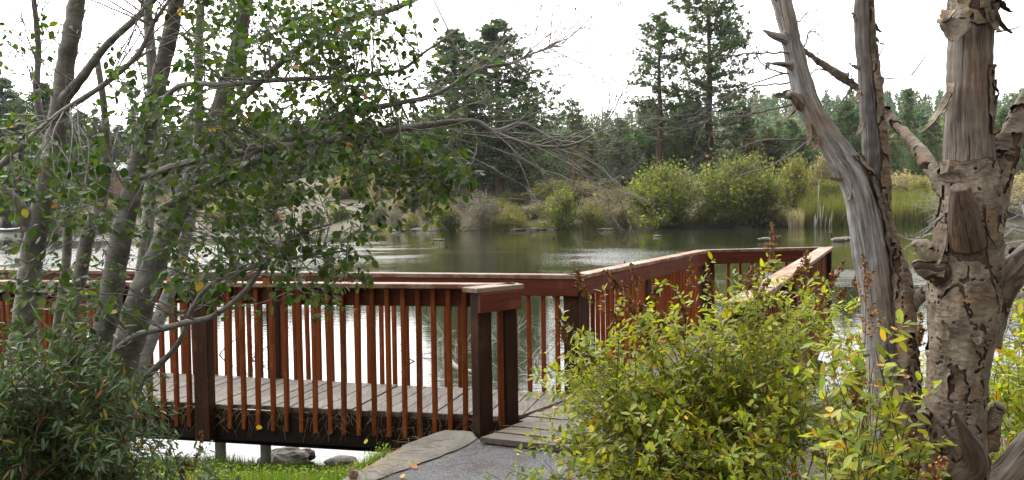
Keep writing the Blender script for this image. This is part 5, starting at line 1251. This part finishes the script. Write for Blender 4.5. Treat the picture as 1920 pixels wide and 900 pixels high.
for k_, (px, py, dp, d, nn, L, w, c) in enumerate(((1782, 175, -.05, (-.45, 0, -1), (-1, -.2, 0), .17, .035, .5), (1785, 155, -.06, (-.1, 0, -1), (-1, -.6, 0), .12, .03, .7), (1795, 35, -.07, (-.25, 0, -1), (-.4, -1, 0), .10, .09, .9), (1785, 20, -.05, (-.5, 0, -1), (-1, -.4, 0), .07, .06, .8), (1858, 10, -.05, (.25, 0, -1), (1, -.5, 0), .12, .06, .7), (1852, 20, -.07, (.1, 0, -1), (.5, -1, 0), .09, .05, .9), (1868, 0, -.03, (.55, 0, -1), (1, -.3, 0), .07, .05, .8), (1862, 150, -.04, (.1, 0, -1), (1, -.3, 0), .05, .03, .6), (1863, 200, -.04, (.1, 0, 1), (1, -.3, 0), .05, .03, .6), (1800, 332, -.1, (-1, 0, -.1), (0, -1, .3), .09, .05, .6), (1778, 300, -.06, (-.2, 0, -1), (-1, -.4, 0), .08, .03, .6), (1742, 310, .05, (-1, 0, .1), (0, -1, -.4), .05, .03, 1.0), (1772, 420, -.07, (0, 0, -1), (-1, -.5, 0), .14, .03, .5), (1845, 380, -.12, (0, 0, -1), (1, -.6, 0), .15, .025, .5), (1880, 560, -.06, (.2, 0, 1), (.4, -1, 0), .10, .05, .7), (1830, 620, -.12, (.1, 0, -1), (-.2, -1, 0), .05, .04, .7), (1775, 640, -.08, (0, 0, 1), (-.8, -.6, 0), .08, .03, .7), (1715, 275, .2, (.7, 0, -.7), (0, -1, -.2), .06, .02, .8), (1690, 245, .33, (.7, 0, -.7), (0, -1, -.6), .05, .02, .8))):
    x = MB(); fpx(x, px, py, DB + dp, d, nn, L, w, c, 50 + k_); finish_flaps(x, dB_)
x = MB(); P = B_l[11][0]; bare(P[30:], 12, .15, .45, rk, .0016, -.1, (.16, .14, .13), x, 3)
for (a, b, c) in (((1600, 160), (1570, 200), (1520, 240)), ((1560, 135), (1530, 130), (1510, 155)), ((1868, 60), (1895, 55), (1930, 45))):
    S = spline([atd(*a, DB + .5), atd(*b, DB + .5), atd(*c, DB + .45)], 6); x.tube([tuple(s) for s in S], list(np.linspace(.004, .0013, len(S))), 4, 0, (.16, .14, .13), cap=False)
x.build('twigs', M['twig'], dB_)

# ------------------------------------------------------------------ haze
hzb = MB(); x0, x1, y0, y1, z0, z1 = -1600, 1600, -40, 1500, -6, 160
hzb.add([(x0, y0, z0), (x1, y0, z0), (x1, y1, z0), (x0, y1, z0), (x0, y0, z1), (x1, y0, z1), (x1, y1, z1), (x0, y1, z1)], [(0, 3, 2, 1), (4, 5, 6, 7), (0, 1, 5, 4), (1, 2, 6, 5), (2, 3, 7, 6), (3, 0, 4, 7)])
m = bpy.data.materials.new('haze'); m.use_nodes = True; nt = m.node_tree; nt.nodes.clear(); out = nt.nodes.new('ShaderNodeOutputMaterial'); pv = nt.nodes.new('ShaderNodeVolumePrincipled')
pv.inputs['Color'].default_value = (.86, .93, 1, 1); pv.inputs['Density'].default_value = HAZE = .00011; pv.inputs['Anisotropy'].default_value = .2
nt.links.new(pv.outputs[0], out.inputs['Volume'])
USE_HAZE = True
if USE_HAZE: tag(hzb.build('haze', m, smooth_=False), 'thin bluish air in front of the far hills', None, None, 'stuff')
